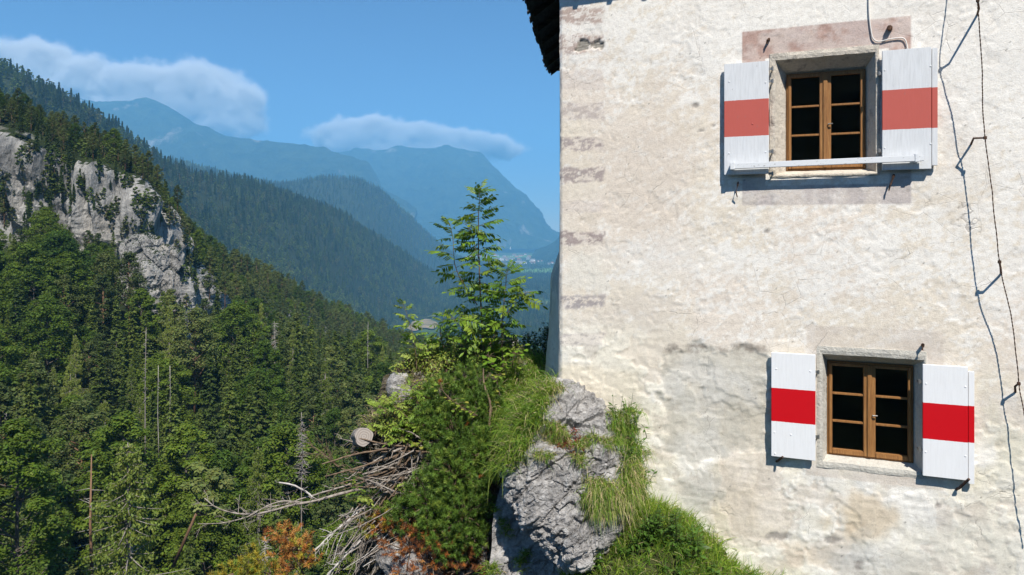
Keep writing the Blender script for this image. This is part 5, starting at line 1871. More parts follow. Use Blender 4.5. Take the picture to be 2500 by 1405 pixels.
def grass_all():
    rng = g(41)
    # long arching grass between the pine and the boulder
    mb = MB()
    for k in range(430):
        px = rng.uniform(1195, 1350); py = rng.uniform(850, 1150)
        if px < 1195 + (1100 - py) * .15 or px > 1345 - max(0, (py - 960)) * .45: continue
        p, n = root_at(px, py)
        tuft(mb, p, 26, rng.uniform(.22, .42), rng, .42, .75, .12, .45, (-.35, -.45, 0), .06, .0034)
    for (px, py) in ((1352, 945), (1338, 955), (1320, 960), (1360, 950), (1300, 985), (1275, 1020), (1262, 1055), (1290, 1035)):
        p, n = root_at(px, py)
        tuft(mb, p, 60, .36, rng, .55, .7, .3, .5, (-.2, -.4, 0), .05)
    for k in range(26):
        px, py = rng.uniform(1010, 1180), rng.uniform(845, 905)
        p, n = root_at(px, py)
        tuft(mb, p, 30, .28, rng, .4, .6, .25, .5, (0, -.3, 0), .05)
    for k in range(46):       # dry wisps along the left edge
        px = rng.uniform(880, 1010); py = 905 + (1010 - px) * 1.25 + rng.uniform(-20, 40)
        p, n = root_at(px, py)
        tuft(mb, p, 18, .24, rng, .5, .7, .45, .4, (-.4, -.3, 0), .05)
    tag(mb.build('grass', M_GRASS), 'long arching grass between the mountain pine and the castle corner', 'grass', kind='stuff')
    # tufts on the boulder
    mb = MB()
    spots = [(1345, 1050, 50), (1365, 1045, 60), (1385, 1060, 60), (1350, 1075, 50), (1330, 1060, 40), (1370, 1075, 40), (1440, 1075, 50), (1460, 1065, 50), (1420, 1085, 40), (1480, 1075, 40),
             (1320, 1105, 40), (1330, 1110, 30), (1405, 1110, 45), (1415, 1125, 40), (1300, 1030, 40), (1310, 1045, 40)]
    for (px, py, n) in spots:
        for q in range(3):
            p, nn = root_at(px + rng.normal(0, 8), py + rng.normal(0, 5))
            tuft(mb, p, n, rng.uniform(.13, .24), rng, .6, .75, .28, .42, (0, -.5, 0), .03, .0028)
    for k in range(95):       # hanging sward on the right flank
        px, py = rng.uniform(1432, 1545), rng.uniform(1165, 1245)
        p, nn = root_at(px, py)
        tuft(mb, p, 30, rng.uniform(.16, .30), rng, .5, 1.1, .30, .38, (0, -.7, -.1), .035, .003)
    for k in range(120):
        py = rng.uniform(1000, 1235)
        px = rng.uniform(1492, 1560) if py < 1090 else rng.uniform(1525, 1575)
        p, nn = root_at(px, py)
        p = np.array([p[0], min(p[1], 8.10), p[2]])
        q = W(px, py, min(p[1], (P0 @ N2 - .06) / ((px - CX) / F * N2[0] + N2[1])))
        tuft(mb, q, 30, rng.uniform(.18, .34), rng, .42, .95, .30 if py > 1120 else .12, .40, (0, -.55, .1), .04, .003)
    tag(mb.build('grass', M_GRASS), 'grass tufts growing on the ledges and right flank of the boulder', 'grass', kind='stuff')
    # bank below the wall
    mb = MB()
    P, nn = sample_patch(MEADOW, .0016, rng)
    px, py = pix(P)
    ok = (px > 1330) & (px < 2150) & (py < 1560)
    P = P[ok]
    n = len(P)
    for rep in range(5):
        r = P + rng.normal(0, .02, (n, 3)) * np.array([1, 1, .2])
        d = unit(np.array([.05, -.35, 1.0]) + rng.normal(0, .30, (n, 3)))
        blades(mb, r, d, rng.uniform(.12, .36, n), .0030 * rng.uniform(.7, 1.4, n), rng.uniform(.2, .8, n), grass_tint(rng, n, .08, .55) * 1.25, rng)
    tag(mb.build('grass', M_GRASS), 'lush green grass on the bank under the castle wall', 'grass', kind='stuff')
    # tufts on the lower rock face
    mb = MB()
    for (px, py) in ((1238, 1285), (1245, 1290), (1265, 1370), (1275, 1365), (1225, 1255), (1215, 1400), (1190, 1395), (1170, 1400), (1195, 1380), (1290, 1340), (1205, 1240)):
        for q in range(3):
            p, nn_ = root_at(px + rng.normal(0, 8), py + rng.normal(0, 6))
            tuft(mb, p, 40, rng.uniform(.05, .14), rng, .8, .5, .08, .55, (0, -.6, 0), .03, .0035)
    tag(mb.build('grass', M_GRASS), 'small green tufts rooted in the lower rock face', 'grass', kind='stuff')
grass_all()

def sedum():
    rng = g(43)
    mb = MB()
    for k in range(36):
        px, py = 1390 + rng.normal(0, 17), 1080 + rng.normal(0, 9)
        if k > 31: px, py = 1398 + rng.normal(0, 4), 1048 + rng.normal(0, 3)
        p, n = root_at(px, py)
        m = 26
        P = p + rng.normal(0, .018, (m, 3)) + np.array([0, -.015, .01])
        A = unit(rng.normal(0, 1, (m, 3))) * .009
        B = unit(np.cross(A, rng.normal(0, 1, (m, 3)))) * .006
        t = np.array([.30, .075, .045]) * rng.uniform(.6, 1.3, (m, 1))
        cards(mb, P, A, B, rng, t)
    tag(mb.build('stonecrop', M_LEAF), 'small red stonecrop cushion on the boulder ledge', 'stonecrop')
sedum()

# -- mountain pine: needle shoots on spreading boughs
def needle_shoots(mb, base, axis, L, rng, col, nn=58, nl=.052, w=.0030):
    """base (n,3), axis (n,3) unit, all shoots at once"""
    n = len(base)
    t = rng.uniform(.05, 1, (n, nn))
    p0 = base[:, None] + axis[:, None] * (t * L[:, None])[..., None]
    rad = unit(np.cross(axis[:, None], rng.normal(0, 1, (n, nn, 3))))
    d = unit(rad * 1.0 + axis[:, None] * rng.uniform(.45, 1.1, (n, nn, 1)))
    ln = nl * rng.uniform(.7, 1.2, (n, nn, 1))
    sd = unit(np.cross(d, rng.normal(0, 1, (n, nn, 3)))) * w
    V = np.stack([p0 - sd, p0 + sd, p0 + d * ln], 2)
    m = n * nn
    c = np.repeat(col * rng.uniform(.8, 1.2, (n, 1)), nn * 3, 0)
    mb.add(V.reshape(-1, 3), np.arange(m * 3).reshape(m, 3), c)

def pine_bush(name, lumps, label, cat, palette, seed, per=1.0, nn=58, up=.55, stems=None, skip=None):
    rng = g(seed)
    fol, wood = MB(), MB()
    ctr = []
    for (px, py, Y, r) in lumps:
        c = W(px, py, Y)
        R = r / F * Y
        ctr.append(c)
        n = int(per * 5.5 * (R / .07) ** 2)
        q = unit(rng.normal(0, 1, (n, 3)) + np.array([0, -.35, .15]))
        base = c + q * R * rng.uniform(.55, 1.02, (n, 1)) * np.array([1, .8, 1])
        ax = unit(q * .8 + np.array([0, -.1, up]) + rng.normal(0, .22, (n, 3)))
        L = rng.uniform(.07, .15, n)
        u = rng.uniform(0, 1, n)
        pal = np.array([p_[1] for p_ in palette]); cum = np.cumsum([p_[0] for p_ in palette]); cum = cum / cum[-1]
        col = pal[np.minimum(np.searchsorted(cum, u), len(pal) - 1)]
        needle_shoots(fol, base, ax, L, rng, col, nn)
        for k in range(0, n, 5):
            wood.tube([c + np.array([0, .05, -.3 * R]), (c + base[k]) / 2 + rng.normal(0, .02, 3), base[k]], [.011, .008, .004], 4, cap=False)
    for path, r0, r1 in (stems or []):
        P = catmull(np.array([W(*q) for q in path]), 14)
        wood.tube(P, np.linspace(r0, r1, 14), 7)
    root = empty(name, np.array(ctr).mean(0) * np.array([1, 1, 0]) + np.array([0, 0, min(c[2] for c in ctr)]), (0, 0, 0), label, cat)
    for nm, mb, mat in (('foliage', fol, M_NEEDLE), ('stems', wood, M_WOODB)):
        o = mb.build(nm, mat, root)
        o['kind'] = 'stuff'
        o.location = -root.location
    return root
GN1, GN2, GN3 = np.array([.080, .145, .022]), np.array([.125, .215, .030]), np.array([.195, .270, .040])
OR1, OR2, YL = np.array([.36, .125, .032]), np.array([.50, .24, .06]), np.array([.38, .30, .03])
BR = np.array([.20, .075, .028])
pine_bush('mountain_pine', [(1150, 945, 9.3, 52), (1085, 985, 9.15, 60), (1210, 985, 9.2, 40), (1180, 1010, 9.0, 62), (1110, 1055, 8.9, 72), (1060, 1020, 9.0, 40), (1180, 1105, 8.75, 66), (1115, 1150, 8.65, 78),
                            (1195, 1180, 8.6, 48), (1060, 1225, 8.65, 70), (1005, 1255, 8.75, 50), (1130, 1250, 8.5, 70), (1080, 1300, 8.5, 52), (1150, 1300, 8.5, 42), (930, 1235, 8.95, 36), (1100, 1340, 8.5, 34)],
          'dense dark green mountain pine bush on the crag left of the boulder', 'shrub', [(.42, GN1), (.4, GN2), (.175, GN3), (.005, OR1)], 71, 1.5, stems=[
              ([(1215, 1090, 8.8), (1195, 1040, 8.75), (1198, 990, 8.8), (1182, 940, 8.9), (1180, 900, 9.0)], .022, .008)])
pine_bush('dead_pine', [(1000, 1335, 8.6, 52), (1060, 1365, 8.5, 60), (955, 1310, 8.8, 34), (1120, 1385, 8.5, 50), (1020, 1290, 8.6, 26), (1180, 1370, 8.55, 30), (960, 1270, 8.8, 20), (1010, 1395, 8.6, 40)],
          'rust-brown dead mountain pine boughs below the green bush', 'shrub', [(.5, BR), (.38, OR1), (.12, OR2)], 72, .62, 44)
pine_bush('dead_pine', [(700, 1315, 8.6, 26), (725, 1340, 8.6, 28), (690, 1345, 8.7, 24), (745, 1365, 8.6, 24), (672, 1302, 8.7, 16), (715, 1385, 8.6, 30), (745, 1325, 8.5, 14), (660, 1318, 8.7, 12), (690, 1400, 8.7, 26), (765, 1375, 8.6, 14)],
          'orange withered pine shoots at the bottom edge under the bleached branches', 'shrub', [(.45, OR1), (.45, OR2), (.1, YL)], 73, .95, 46, .8,
          [([(760, 1440, 8.8), (735, 1390, 8.7), (712, 1345, 8.65), (690, 1310, 8.6)], .012, .004)])
pine_bush('mountain_pine', [(600, 1390, 8.6, 28), (565, 1400, 8.6, 22), (635, 1380, 8.6, 24), (612, 1345, 8.6, 14), (655, 1400, 8.6, 24), (550, 1425, 8.6, 30), (610, 1430, 8.6, 40)],
          'yellowing mountain pine tip at the bottom edge', 'shrub', [(.45, YL), (.35, np.array([.22, .22, .03])), (.2, GN3)], 74, 1.0, 46, .9)
pine_bush('mountain_pine', [(905, 1290, 8.8, 18), (930, 1275, 8.8, 20), (880, 1300, 8.8, 14)],
          'small yellow-green pine sprig between the pale sticks', 'shrub', [(.4, GN3), (.3, YL), (.3, OR1)], 75, .9, 46, .7)

# -- dead branches
def branch_path(path, n=24, wob=.012, seed=0):
    P = catmull(np.array([W(*q) for q in path], dtype=float), n)
    return P + np.stack([fbm(P + 5 * k, 6, 3, seed + k) for k in range(3)], 1) * wob

def dead_branch(path, r0, r1, label, mat, seed, twigs=8, tl=.22, bias=(0, 0, 0.2), group=None):
    rng = g(seed)
    P = branch_path(path, 24, .014, seed)
    mb = MB()
    mb.tube(P, np.linspace(r0, r1, 24) * (1 + .12 * np.sin(np.arange(24) * 1.7)), 7)
    root = empty('dead_branch', P[0], (0, 0, 0), label, 'branch', group)
    o = mb.build('limb', mat, root, True); o.location = -root.location
    if twigs:
        tw = MB()
        dirs = np.gradient(P, axis=0)
        for k in range(twigs):
            i = int(rng.integers(4, 23))
            d = unit(unit(dirs[i]) * .8 + rng.normal(0, .6, 3) + np.array(bias))
            L = tl * rng.uniform(.35, 1.2)
            a = P[i]; b_ = a + d * L * .5 + rng.normal(0, .02, 3); c = a + d * L + np.array([0, 0, rng.uniform(-.1, .12) * L]) + rng.normal(0, .02, 3)
            r = max(.0035, (r0 + (r1 - r0) * i / 23) * .38)
            tw.tube([a, b_, c], [r, r * .75, .0022], 5, cap=False)
            for q in range(2):
                s = b_ + (c - b_) * rng.uniform(0, .7)
                tw.tube([s, s + unit(d + rng.normal(0, .7, 3)) * L * rng.uniform(.2, .45)], [r * .6, .002], 4, cap=False)
        o = tw.build('twigs', mat, root, True); o.location = -root.location; o['kind'] = 'stuff'
    return root
dead_branch([(1000, 1165, 9.0), (940, 1178, 8.95), (870, 1196, 8.85), (780, 1220, 8.75), (700, 1237, 8.6), (620, 1256, 8.5), (545, 1246, 8.4), (500, 1217, 8.3)], .024, .006, 'longest bleached branch reaching far out over the forest, hooked at its tip', M_WOODG, 81, 26, .22)
dead_branch([(765, 1218, 8.72), (755, 1205, 8.7), (738, 1195, 8.68), (715, 1184, 8.65), (682, 1178, 8.6)], .013, .010, 'short thick white branch stub rising from the longest branch', M_WOODW, 82, 3, .08)
dead_branch([(735, 1228, 8.70), (690, 1224, 8.6), (640, 1243, 8.5), (600, 1264, 8.45), (545, 1278, 8.4), (482, 1280, 8.3)], .011, .004, 'thin bleached branch running beneath the longest one', M_WOODG, 83, 20, .18)
dead_branch([(860, 1180, 8.9), (800, 1200, 8.8), (745, 1215, 8.75), (690, 1232, 8.7), (650, 1240, 8.65)], .012, .005, 'grey branch lying close above the longest bleached branch', M_WOODG, 84, 18, .16)
dead_branch([(915, 1160, 9.0), (870, 1155, 8.95), (825, 1140, 8.9), (790, 1110, 8.85), (750, 1082, 8.8)], .012, .004, 'forked branch with brown twigs pointing up left of the crag', M_WOODB, 85, 26, .30, (-.1, 0, .35))
dead_branch([(1000, 1072, 9.1), (930, 1084, 9.05), (880, 1083, 9.0), (830, 1072, 8.95)], .011, .003, 'thin grey branch passing below the sawn log', M_WOODG, 86, 12, .16)
dead_branch([(905, 1225, 9.0), (860, 1262, 8.9), (810, 1305, 8.8), (766, 1348, 8.7)], .017, .009, 'pale straight stick slanting down to the left under the pine', M_WOODW, 87, 14, .22, (0, 0, -.2))
dead_branch([(880, 1320, 8.8), (840, 1362, 8.7), (795, 1410, 8.6)], .018, .012, 'pale straight stick slanting down at the bottom edge', M_WOODW, 88, 10, .2, (0, 0, -.2))
dead_branch([(985, 1075, 9.0), (940, 1110, 8.95), (890, 1140, 8.9), (850, 1168, 8.85)], .012, .006, 'grey limb along the top of the stick pile', M_WOODG, 89, 10, .2)
dead_branch([(1028, 1082, 8.9), (985, 1092, 8.88), (955, 1104, 8.85)], .018, .014, 'thick curved limb on top of the stick pile', M_WOODG, 90, 3, .1)
dead_branch([(1165, 1190, 8.7), (1190, 1185, 8.6), (1215, 1170, 8.55)], .014, .010, 'brown root between the pine bush and the boulder', M_WOODB, 91, 14, .2, (-.3, 0, -.4))
dead_branch([(1130, 1405, 8.6), (1180, 1385, 8.5), (1205, 1360, 8.4)], .008, .003, 'thin brown branch at the bottom beside the lower rock face', M_WOODB, 92, 16, .2)
dead_branch([(1170, 870, 10.2), (1110, 885, 10.1), (1060, 905, 10.0), (1035, 925, 9.9)], .016, .006, 'bent root hanging over the top of the crag', M_WOODG, 93, 10, .2, (0, 0, -.5))
dead_branch([(985, 935, 9.7), (1010, 932, 9.68), (1055, 925, 9.65)], .014, .010, 'short dark log lying under the small rowan', M_WOODB, 94, 2, .1)
dead_branch([(1195, 850, 10.3), (1235, 838, 10.2), (1262, 828, 10.1)], .045, .03, 'thick grey root crossing the stone behind the rowans', M_WOODG, 95, 4, .1)
def stick_pile():
    rng = g(97)
    for k in range(54):
        x0, y0 = rng.uniform(945, 1065), rng.uniform(1075, 1230)
        a = math.radians(rng.choice([rng.uniform(8, 70), rng.uniform(-25, 15), rng.uniform(60, 100)], p=(.7, .2, .1)))
        L = rng.uniform(70, 190)
        x1, y1 = x0 - L * math.cos(a), y0 + L * math.sin(a)
        Y0 = rng.uniform(8.75, 8.98)
        r = rng.uniform(.006, .017)
        dead_branch([(x0, y0, Y0), ((x0 + x1) / 2 + rng.uniform(-6, 6), (y0 + y1) / 2 + rng.uniform(-6, 6), Y0 - .03), (x1, y1, Y0 - rng.uniform(0, .15))], r, r * .5,
                    'grey dry stick in the pile on the crag', M_WOODG if rng.uniform() < .45 else M_WOODB, 700 + k, int(rng.integers(1, 6)), .14, (-.2, 0, -.1), 'dry sticks piled on the crag')
    for k in range(30):
        x0, y0 = rng.uniform(860, 1010), rng.uniform(1230, 1330)
        a = math.radians(rng.uniform(25, 85))
        L = rng.uniform(70, 170)
        x1, y1 = x0 - L * math.cos(a), y0 + L * math.sin(a)
        Y0 = rng.uniform(8.7, 8.9)
        r = rng.uniform(.004, .011)
        dead_branch([(x0, y0, Y0), ((x0 + x1) / 2 + rng.uniform(-8, 8), (y0 + y1) / 2 + rng.uniform(-8, 8), Y0 - .04), (x1, y1, Y0 - rng.uniform(.05, .2))], r, r * .5,
                    'thin pale stick hanging down below the pile', M_WOODW if rng.uniform() < .2 else M_WOODG, 800 + k, int(rng.integers(2, 7)), .16, (-.1, 0, -.3), 'pale sticks hanging below the pile')
stick_pile()

def log():
    m = Mat('sawn_log_face', .8, .2)
    p = m.coord('Object')
    w = m.new('ShaderNodeTexWave', wave_type='RINGS', rings_direction='Z')
    w.inputs['Scale'].default_value = 10; w.inputs['Distortion'].default_value = 4.0; w.inputs['Detail'].default_value = 3
    m.put(w.inputs['Vector'], p)
    m.color(m.ramp(w.outputs[0], [(.2, (.24, .205, .18)), (.8, (.33, .29, .255))]))
    root = empty('log', W(888, 1067, 8.85), (math.radians(72), 0, math.radians(22)), 'short pale sawn log with growth rings at the left edge of the crag', 'log')
    r = .12
    a = np.linspace(0, 2 * math.pi, 40, endpoint=False)
    rad = r * (1 + .06 * np.sin(a * 3 + 1) + .03 * np.sin(a * 7))
    side = MB()
    V = np.concatenate([np.column_stack([rad * np.cos(a) * f, rad * np.sin(a) * f, np.full(40, z)]) for z, f in ((-.32, 1.0), (-.1, 1.02), (.0, 1.0), (.012, .95))])
    side.add(V, grid_faces(4, 40, True))
    side.build('bark', M_WOODG, root, True)
    fc = MB()
    V = np.vstack([np.column_stack([rad * np.cos(a) * .95, rad * np.sin(a) * .95, np.full(40, .0125)]), [[0, 0, .014]]])
    fc.add(V, np.array([(i, (i + 1) % 40, 40) for i in range(40)]))
    fc.build('cut_face', m.m, root)
log()

# -- leaves
def leaf_mesh(name, L, w, col, fold=.25, curl=.15, lobes=0, seed=0):
    """single leaf in local x (along), y (across), z up; origin at stalk"""
    rng = g(seed)
    n = 7
    t = np.linspace(0, 1, n)
    prof = np.sin(math.pi * t ** .8) ** .75 * w / 2
    if lobes: prof = prof * (1 + .35 * np.sin(t * math.pi * lobes) ** 2) * .9
    z = -curl * L * t ** 2
    V = []
    for k in range(n):
        V += [(L * t[k], -prof[k], z[k] + fold * prof[k]), (L * t[k], 0, z[k]), (L * t[k], prof[k], z[k] + fold * prof[k])]
    Fc = []
    for k in range(n - 1):
        Fc += [(k * 3, k * 3 + 3, k * 3 + 4, k * 3 + 1), (k * 3 + 1, k * 3 + 4, k * 3 + 5, k * 3 + 2)]
    mb = MB(); mb.add(V, Fc, np.array(col))
    mb.tube([(-.25 * L, 0, .02 * L), (0, 0, 0)], [.0016, .0012], 4, np.array(col) * .8, cap=False)
    return mb.mesh(name, M_LEAF)

def rowan_leaf_mesh(seed, col):
    rng = g(seed)
    L = 1.0
    mb = MB()
    t = np.linspace(0, 1, 9)
    rach = np.column_stack([t * L, np.zeros(9), -.22 * t ** 2 * L])
    mb.tube(rach, np.linspace(.010, .004, 9), 4, np.array([.16, .15, .05]), cap=False)
    def leaflet(base, ang, ln, w):
        d = np.array([math.cos(ang), math.sin(ang), rng.uniform(-.95, -.15)])
        d /= np.linalg.norm(d)
        s = np.cross([0, 0, 1], d); s /= np.linalg.norm(s)
        c = np.array(col) * rng.uniform(.75, 1.25)
        up = np.array([0, 0, 1.0])
        V = [base]
        for q, f in ((.25, .75), (.55, 1.0), (.82, .6)):
            m_ = base + d * ln * q - up * .10 * ln * q * q
            V += [m_ - s * w / 2 * f + up * .10 * w, m_, m_ + s * w / 2 * f + up * .10 * w]
        V.append(base + d * ln - up * .10 * ln)
        mb.add(V, [(0, 2, 1), (0, 3, 2), (10, 7, 8), (10, 8, 9)], c)
        mb.add(V, [(1, 2, 5, 4), (2, 3, 6, 5), (4, 5, 8, 7), (5, 6, 9, 8)], c)
    for k in range(7):
        u = .22 + .72 * k / 7
        b = np.array([u * L, 0, -.22 * u * u * L])
        ln = .30 * (1 - .35 * abs(u - .55) / .5) * rng.uniform(.9, 1.1)
        for sg in (-1, 1):
            leaflet(b, sg * math.radians(rng.uniform(58, 74)), ln, .105)
    leaflet(rach[-1], 0, .26, .10)
    return mb.mesh('rowan_leaf', M_LEAF)
ROWAN_LEAVES = [rowan_leaf_mesh(i, c) for i, c in enumerate(((.13, .235, .022), (.16, .26, .025), (.095, .19, .020), (.20, .28, .03)))]
ROWAN_LEAVES_PALE = [rowan_leaf_mesh(20 + i, c) for i, c in enumerate(((.24, .33, .045), (.30, .37, .06), (.18, .29, .035)))]

def leaf_frame(d, roll=0.0):
    x = np.array(d, dtype=float); x /= np.linalg.norm(x)
    y = np.cross([0, 0, 1.0], x); y /= np.linalg.norm(y) + 1e-9
    z = np.cross(x, y)
    M = Matrix(((x[0], y[0], z[0]), (x[1], y[1], z[1]), (x[2], y[2], z[2])))
    return (M @ Matrix.Rotation(roll, 3, 'X')).to_euler()

def rowan(paths, label, seed, leaves, size=.30, pale=False, group='rowan saplings on the crag', n_scale=1.0):
    """paths: list of (pixel path, r0, r1, leaf count, first leaf at)"""
    rng = g(seed)
    base = W(*paths[0][0][0])
    root = empty('rowan_sapling', base, (0, 0, 0), label, 'sapling', group)
    for (path, r0, r1, nl, t0) in paths:
        P = branch_path(path, 26, .008, seed)
        mb = MB(); mb.tube(P, np.linspace(r0, r1, 26), 6)
        o = mb.build('stem', M_WOODB, root, True); o.location = -base
        dirs = unit(np.gradient(P, axis=0))
        a = rng.uniform(0, 6.28)
        nl = int(nl * n_scale)
        for k in range(nl):
            u = t0 + (1 - t0) * (k + rng.uniform(-.25, .25)) / max(1, nl - 1)
            i = int(np.clip(u * 25, 0, 25))
            a += 2.4 + rng.uniform(-.3, .3)
            rad = np.array([math.cos(a), math.sin(a) * .8, 0])
            rise = .15 + .65 * max(0, (u - .75) / .25)
            d = unit(rad + np.array([0, 0, rise + rng.uniform(-.45, .45)]))
            s = size * rng.uniform(.75, 1.15) * (1 - .35 * max(0, (u - .7) / .3))
            me = leaves[int(rng.integers(0, len(leaves)))]
            q = link('leaf', me, root)
            q.location = P[i] - base
            q.rotation_euler = leaf_frame(d, rng.uniform(-.9, .9))
            q.scale = (s, s, s)
    return root
rowan([([(1182, 870, 9.9), (1176, 780, 9.9), (1170, 660, 9.9), (1168, 540, 9.9), (1172, 458, 9.9)], .017, .004, 58, .16),
       ([(1165, 745, 9.9), (1135, 700, 9.85), (1112, 650, 9.8), (1106, 585, 9.8), (1098, 548, 9.8)], .008, .003, 22, .15),
       ([(1170, 640, 9.9), (1150, 570, 9.85), (1135, 545, 9.85)], .005, .002, 7, .3),
       ([(1174, 790, 9.9), (1130, 780, 9.8), (1095, 775, 9.75)], .006, .003, 10, .3)],
      'tallest rowan sapling, standing against the blue mountain', 3, ROWAN_LEAVES, .35, n_scale=1.3)
rowan([([(1228, 905, 9.6), (1226, 800, 9.6), (1232, 720, 9.6), (1240, 655, 9.6)], .012, .003, 34, .22),
       ([(1228, 780, 9.6), (1260, 735, 9.55), (1285, 715, 9.5)], .005, .002, 9, .3)],
      'shorter rowan sapling between the tallest one and the castle corner', 4, ROWAN_LEAVES, .32, n_scale=1.25)
rowan([([(1018, 905, 9.8), (1012, 840, 9.8), (1000, 790, 9.8), (984, 742, 9.8)], .007, .0025, 22, .15)],
      'slim pale rowan sapling on the left shoulder of the crag', 5, ROWAN_LEAVES_PALE, .23, n_scale=1.2)
rowan([([(1030, 1060, 9.2), (985, 1010, 9.1), (945, 985, 9.05), (905, 1010, 9.0)], .008, .003, 18, .1), ([(1000, 1030, 9.1), (960, 1040, 9.0), (915, 1055, 8.95)], .006, .003, 16, .1),
       ([(1025, 1040, 9.1), (1020, 980, 9.1), (1000, 945, 9.1)], .006, .003, 14, .1), ([(1020, 1050, 9.05), (985, 1065, 8.95), (965, 1075, 8.9)], .006, .003, 10, .1)],
      'low sprawling rowan with pale leaflets above the stick pile', 6, ROWAN_LEAVES_PALE, .22, n_scale=1.5)
rowan([([(905, 1235, 8.9), (880, 1205, 8.8), (862, 1180, 8.75)], .005, .002, 8, .1), ([(890, 1220, 8.85), (868, 1215, 8.8), (850, 1225, 8.75)], .004, .002, 5, .1)],
      'small rowan sprig on the long bleached branch', 7, ROWAN_LEAVES_PALE, .20)
rowan([([(1010, 1225, 8.75), (985, 1190, 8.7), (1010, 1165, 8.65)], .005, .002, 8, .1)], 'small rowan sprig at the edge of the stick pile', 8, ROWAN_LEAVES_PALE, .18)
rowan([([(1085, 850, 9.9), (1075, 810, 9.9), (1085, 775, 9.9)], .007, .003, 14, .1), ([(1140, 850, 9.7), (1130, 810, 9.7), (1110, 780, 9.7)], .006, .003, 14, .1), ([(1190, 850, 9.6), (1210, 815, 9.6), (1225, 780, 9.6)], .006, .003, 10, .1)],
      'bushy young rowan at the foot of the tallest sapling', 9, ROWAN_LEAVES, .24)

ROUND = [leaf_mesh('round_leaf', 1, .85, c, .15, .12, 0, i) for i, c in enumerate(((.22, .28, .035), (.16, .25, .03), (.30, .29, .05)))]
MAPLE = [leaf_mesh('lobed_leaf', 1, .95, c, .12, .12, 3, i) for i, c in enumerate(((.16, .28, .022), (.20, .30, .03), (.12, .23, .02)))]
def leafy_sapling(path, n, size, meshes, label, seed, spread=.12, group='leafy saplings on the crag'):
    rng = g(seed)
    base = W(*path[0])
    root = empty('leafy_sapling', base, (0, 0, 0), label, 'sapling', group)
    P = branch_path(path, 20, .01, seed)
    mb = MB(); mb.tube(P, np.linspace(.008, .003, 20), 5)
    tips = []
    for k in range(n):
        i = int(rng.integers(2, 20))
        a = rng.uniform(0, 6.28)
        d = unit(np.array([math.cos(a), math.sin(a) - .35, rng.uniform(-.1, .6)]))
        s = P[i] + d * spread * rng.uniform(.4, 1.1)
        mb.tube([P[i], (P[i] + s) / 2 + np.array([0, 0, .01]), s], [.003, .0025, .0016], 4, cap=False)
        tips.append((s, d))
    o = mb.build('stem', M_WOODB, root, True); o.location = -base
    for s, d in tips:
        q = link('leaf', meshes[int(rng.integers(0, len(meshes)))], root)
        q.location = s - base
        q.rotation_euler = leaf_frame(unit(d + np.array([0, -.3, -.35])), rng.uniform(-.4, .4))
        z = size * rng.uniform(.7, 1.2)
        q.scale = (z, z, z)
leafy_sapling([(1225, 1010, 9.0), (1222, 970, 8.95), (1212, 930, 8.95), (1215, 915, 8.95)], 16, .060, ROUND, 'stem with round bright leaves in front of the grass', 21)
leafy_sapling([(1150, 1010, 8.75), (1120, 990, 8.72), (1085, 960, 8.75), (1075, 935, 8.8)], 22, .055, ROUND, 'yellow-green round-leaved twig over the mountain pine', 22)
leafy_sapling([(1165, 1015, 8.7), (1140, 1000, 8.65), (1105, 1000, 8.65)], 14, .055, ROUND, 'second yellow-green leafy twig just above the pine top', 23)
leafy_sapling([(1205, 910, 9.3), (1205, 890, 9.2), (1190, 865, 9.2)], 26, .085, MAPLE, 'bright lobed leaves on a young maple below the rowans', 24)
leafy_sapling([(1250, 900, 9.3), (1255, 870, 9.25), (1270, 850, 9.2)], 26, .080, MAPLE, 'bright leafy twig to the right of the shorter rowan', 25)
leafy_sapling([(1030, 1110, 8.75), (1025, 1090, 8.7), (1032, 1075, 8.7)], 7, .075, ROUND, 'few round leaves at the right end of the stick pile', 26)

def shrub(name, lumps, label, col, seed, leaf=.028, per=420, dark=0):
    rng = g(seed)
    mb, st = MB(), MB()
    for (px, py, Y, r) in lumps:
        c = W(px, py, Y); R = r / F * Y
        n = int(per * (R / .25) ** 2)
        q = unit(rng.normal(0, 1, (n, 3))) * rng.uniform(.15, 1, (n, 1)) ** .5
        q *= 1 + .3 * np.sin(q[:, :1] * 6 + px) * np.cos(q[:, 2:] * 5)
        P = c + q * R
        up = unit(np.array([0, -.35, .8]) + q * .5 + rng.normal(0, .45, (n, 3)))
        A = unit(np.cross(up, rng.normal(0, 1, (n, 3)))) * leaf * rng.uniform(.6, 1.4, (n, 1))
        B = np.cross(up, A) * .42
        t = np.array(col) * rng.uniform(.7, 1.3, (n, 1)) * np.column_stack([rng.uniform(.85, 1.35, n), np.ones(n), np.ones(n)])
        cards(mb, P, A, B, rng, t)
        for k in range(10):
            e = c + unit(rng.normal(0, 1, 3) + np.array([0, 0, .6])) * R * .95
            st.tube([c + np.array([0, 0, -R * 1.2]), c + (e - c) * .4, e], [.008, .006, .002], 4, cap=False)
    c0 = W(*lumps[0][:3])
    root = empty(name, c0, (0, 0, 0), label, 'shrub')
    for nm, b, mt in (('foliage', mb, M_LEAF), ('stems', st, M_WOODB)):
        o = b.build(nm, mt, root); o.location = -c0; o['kind'] = 'stuff'
shrub('shrub', [(1100, 835, 10.3, 36), (1150, 825, 10.4, 34), (1060, 850, 10.2, 30), (1200, 830, 10.3, 30), (1030, 862, 10.1, 24), (1130, 862, 10.0, 34), (1185, 805, 10.4, 26), (1215, 865, 9.9, 34), (1255, 850, 10.0, 26), (1090, 880, 9.8, 28), (1165, 885, 9.7, 26)], 'light green bushy undergrowth on top of the crag', (.19, .28, .040), 31, .026, 520)
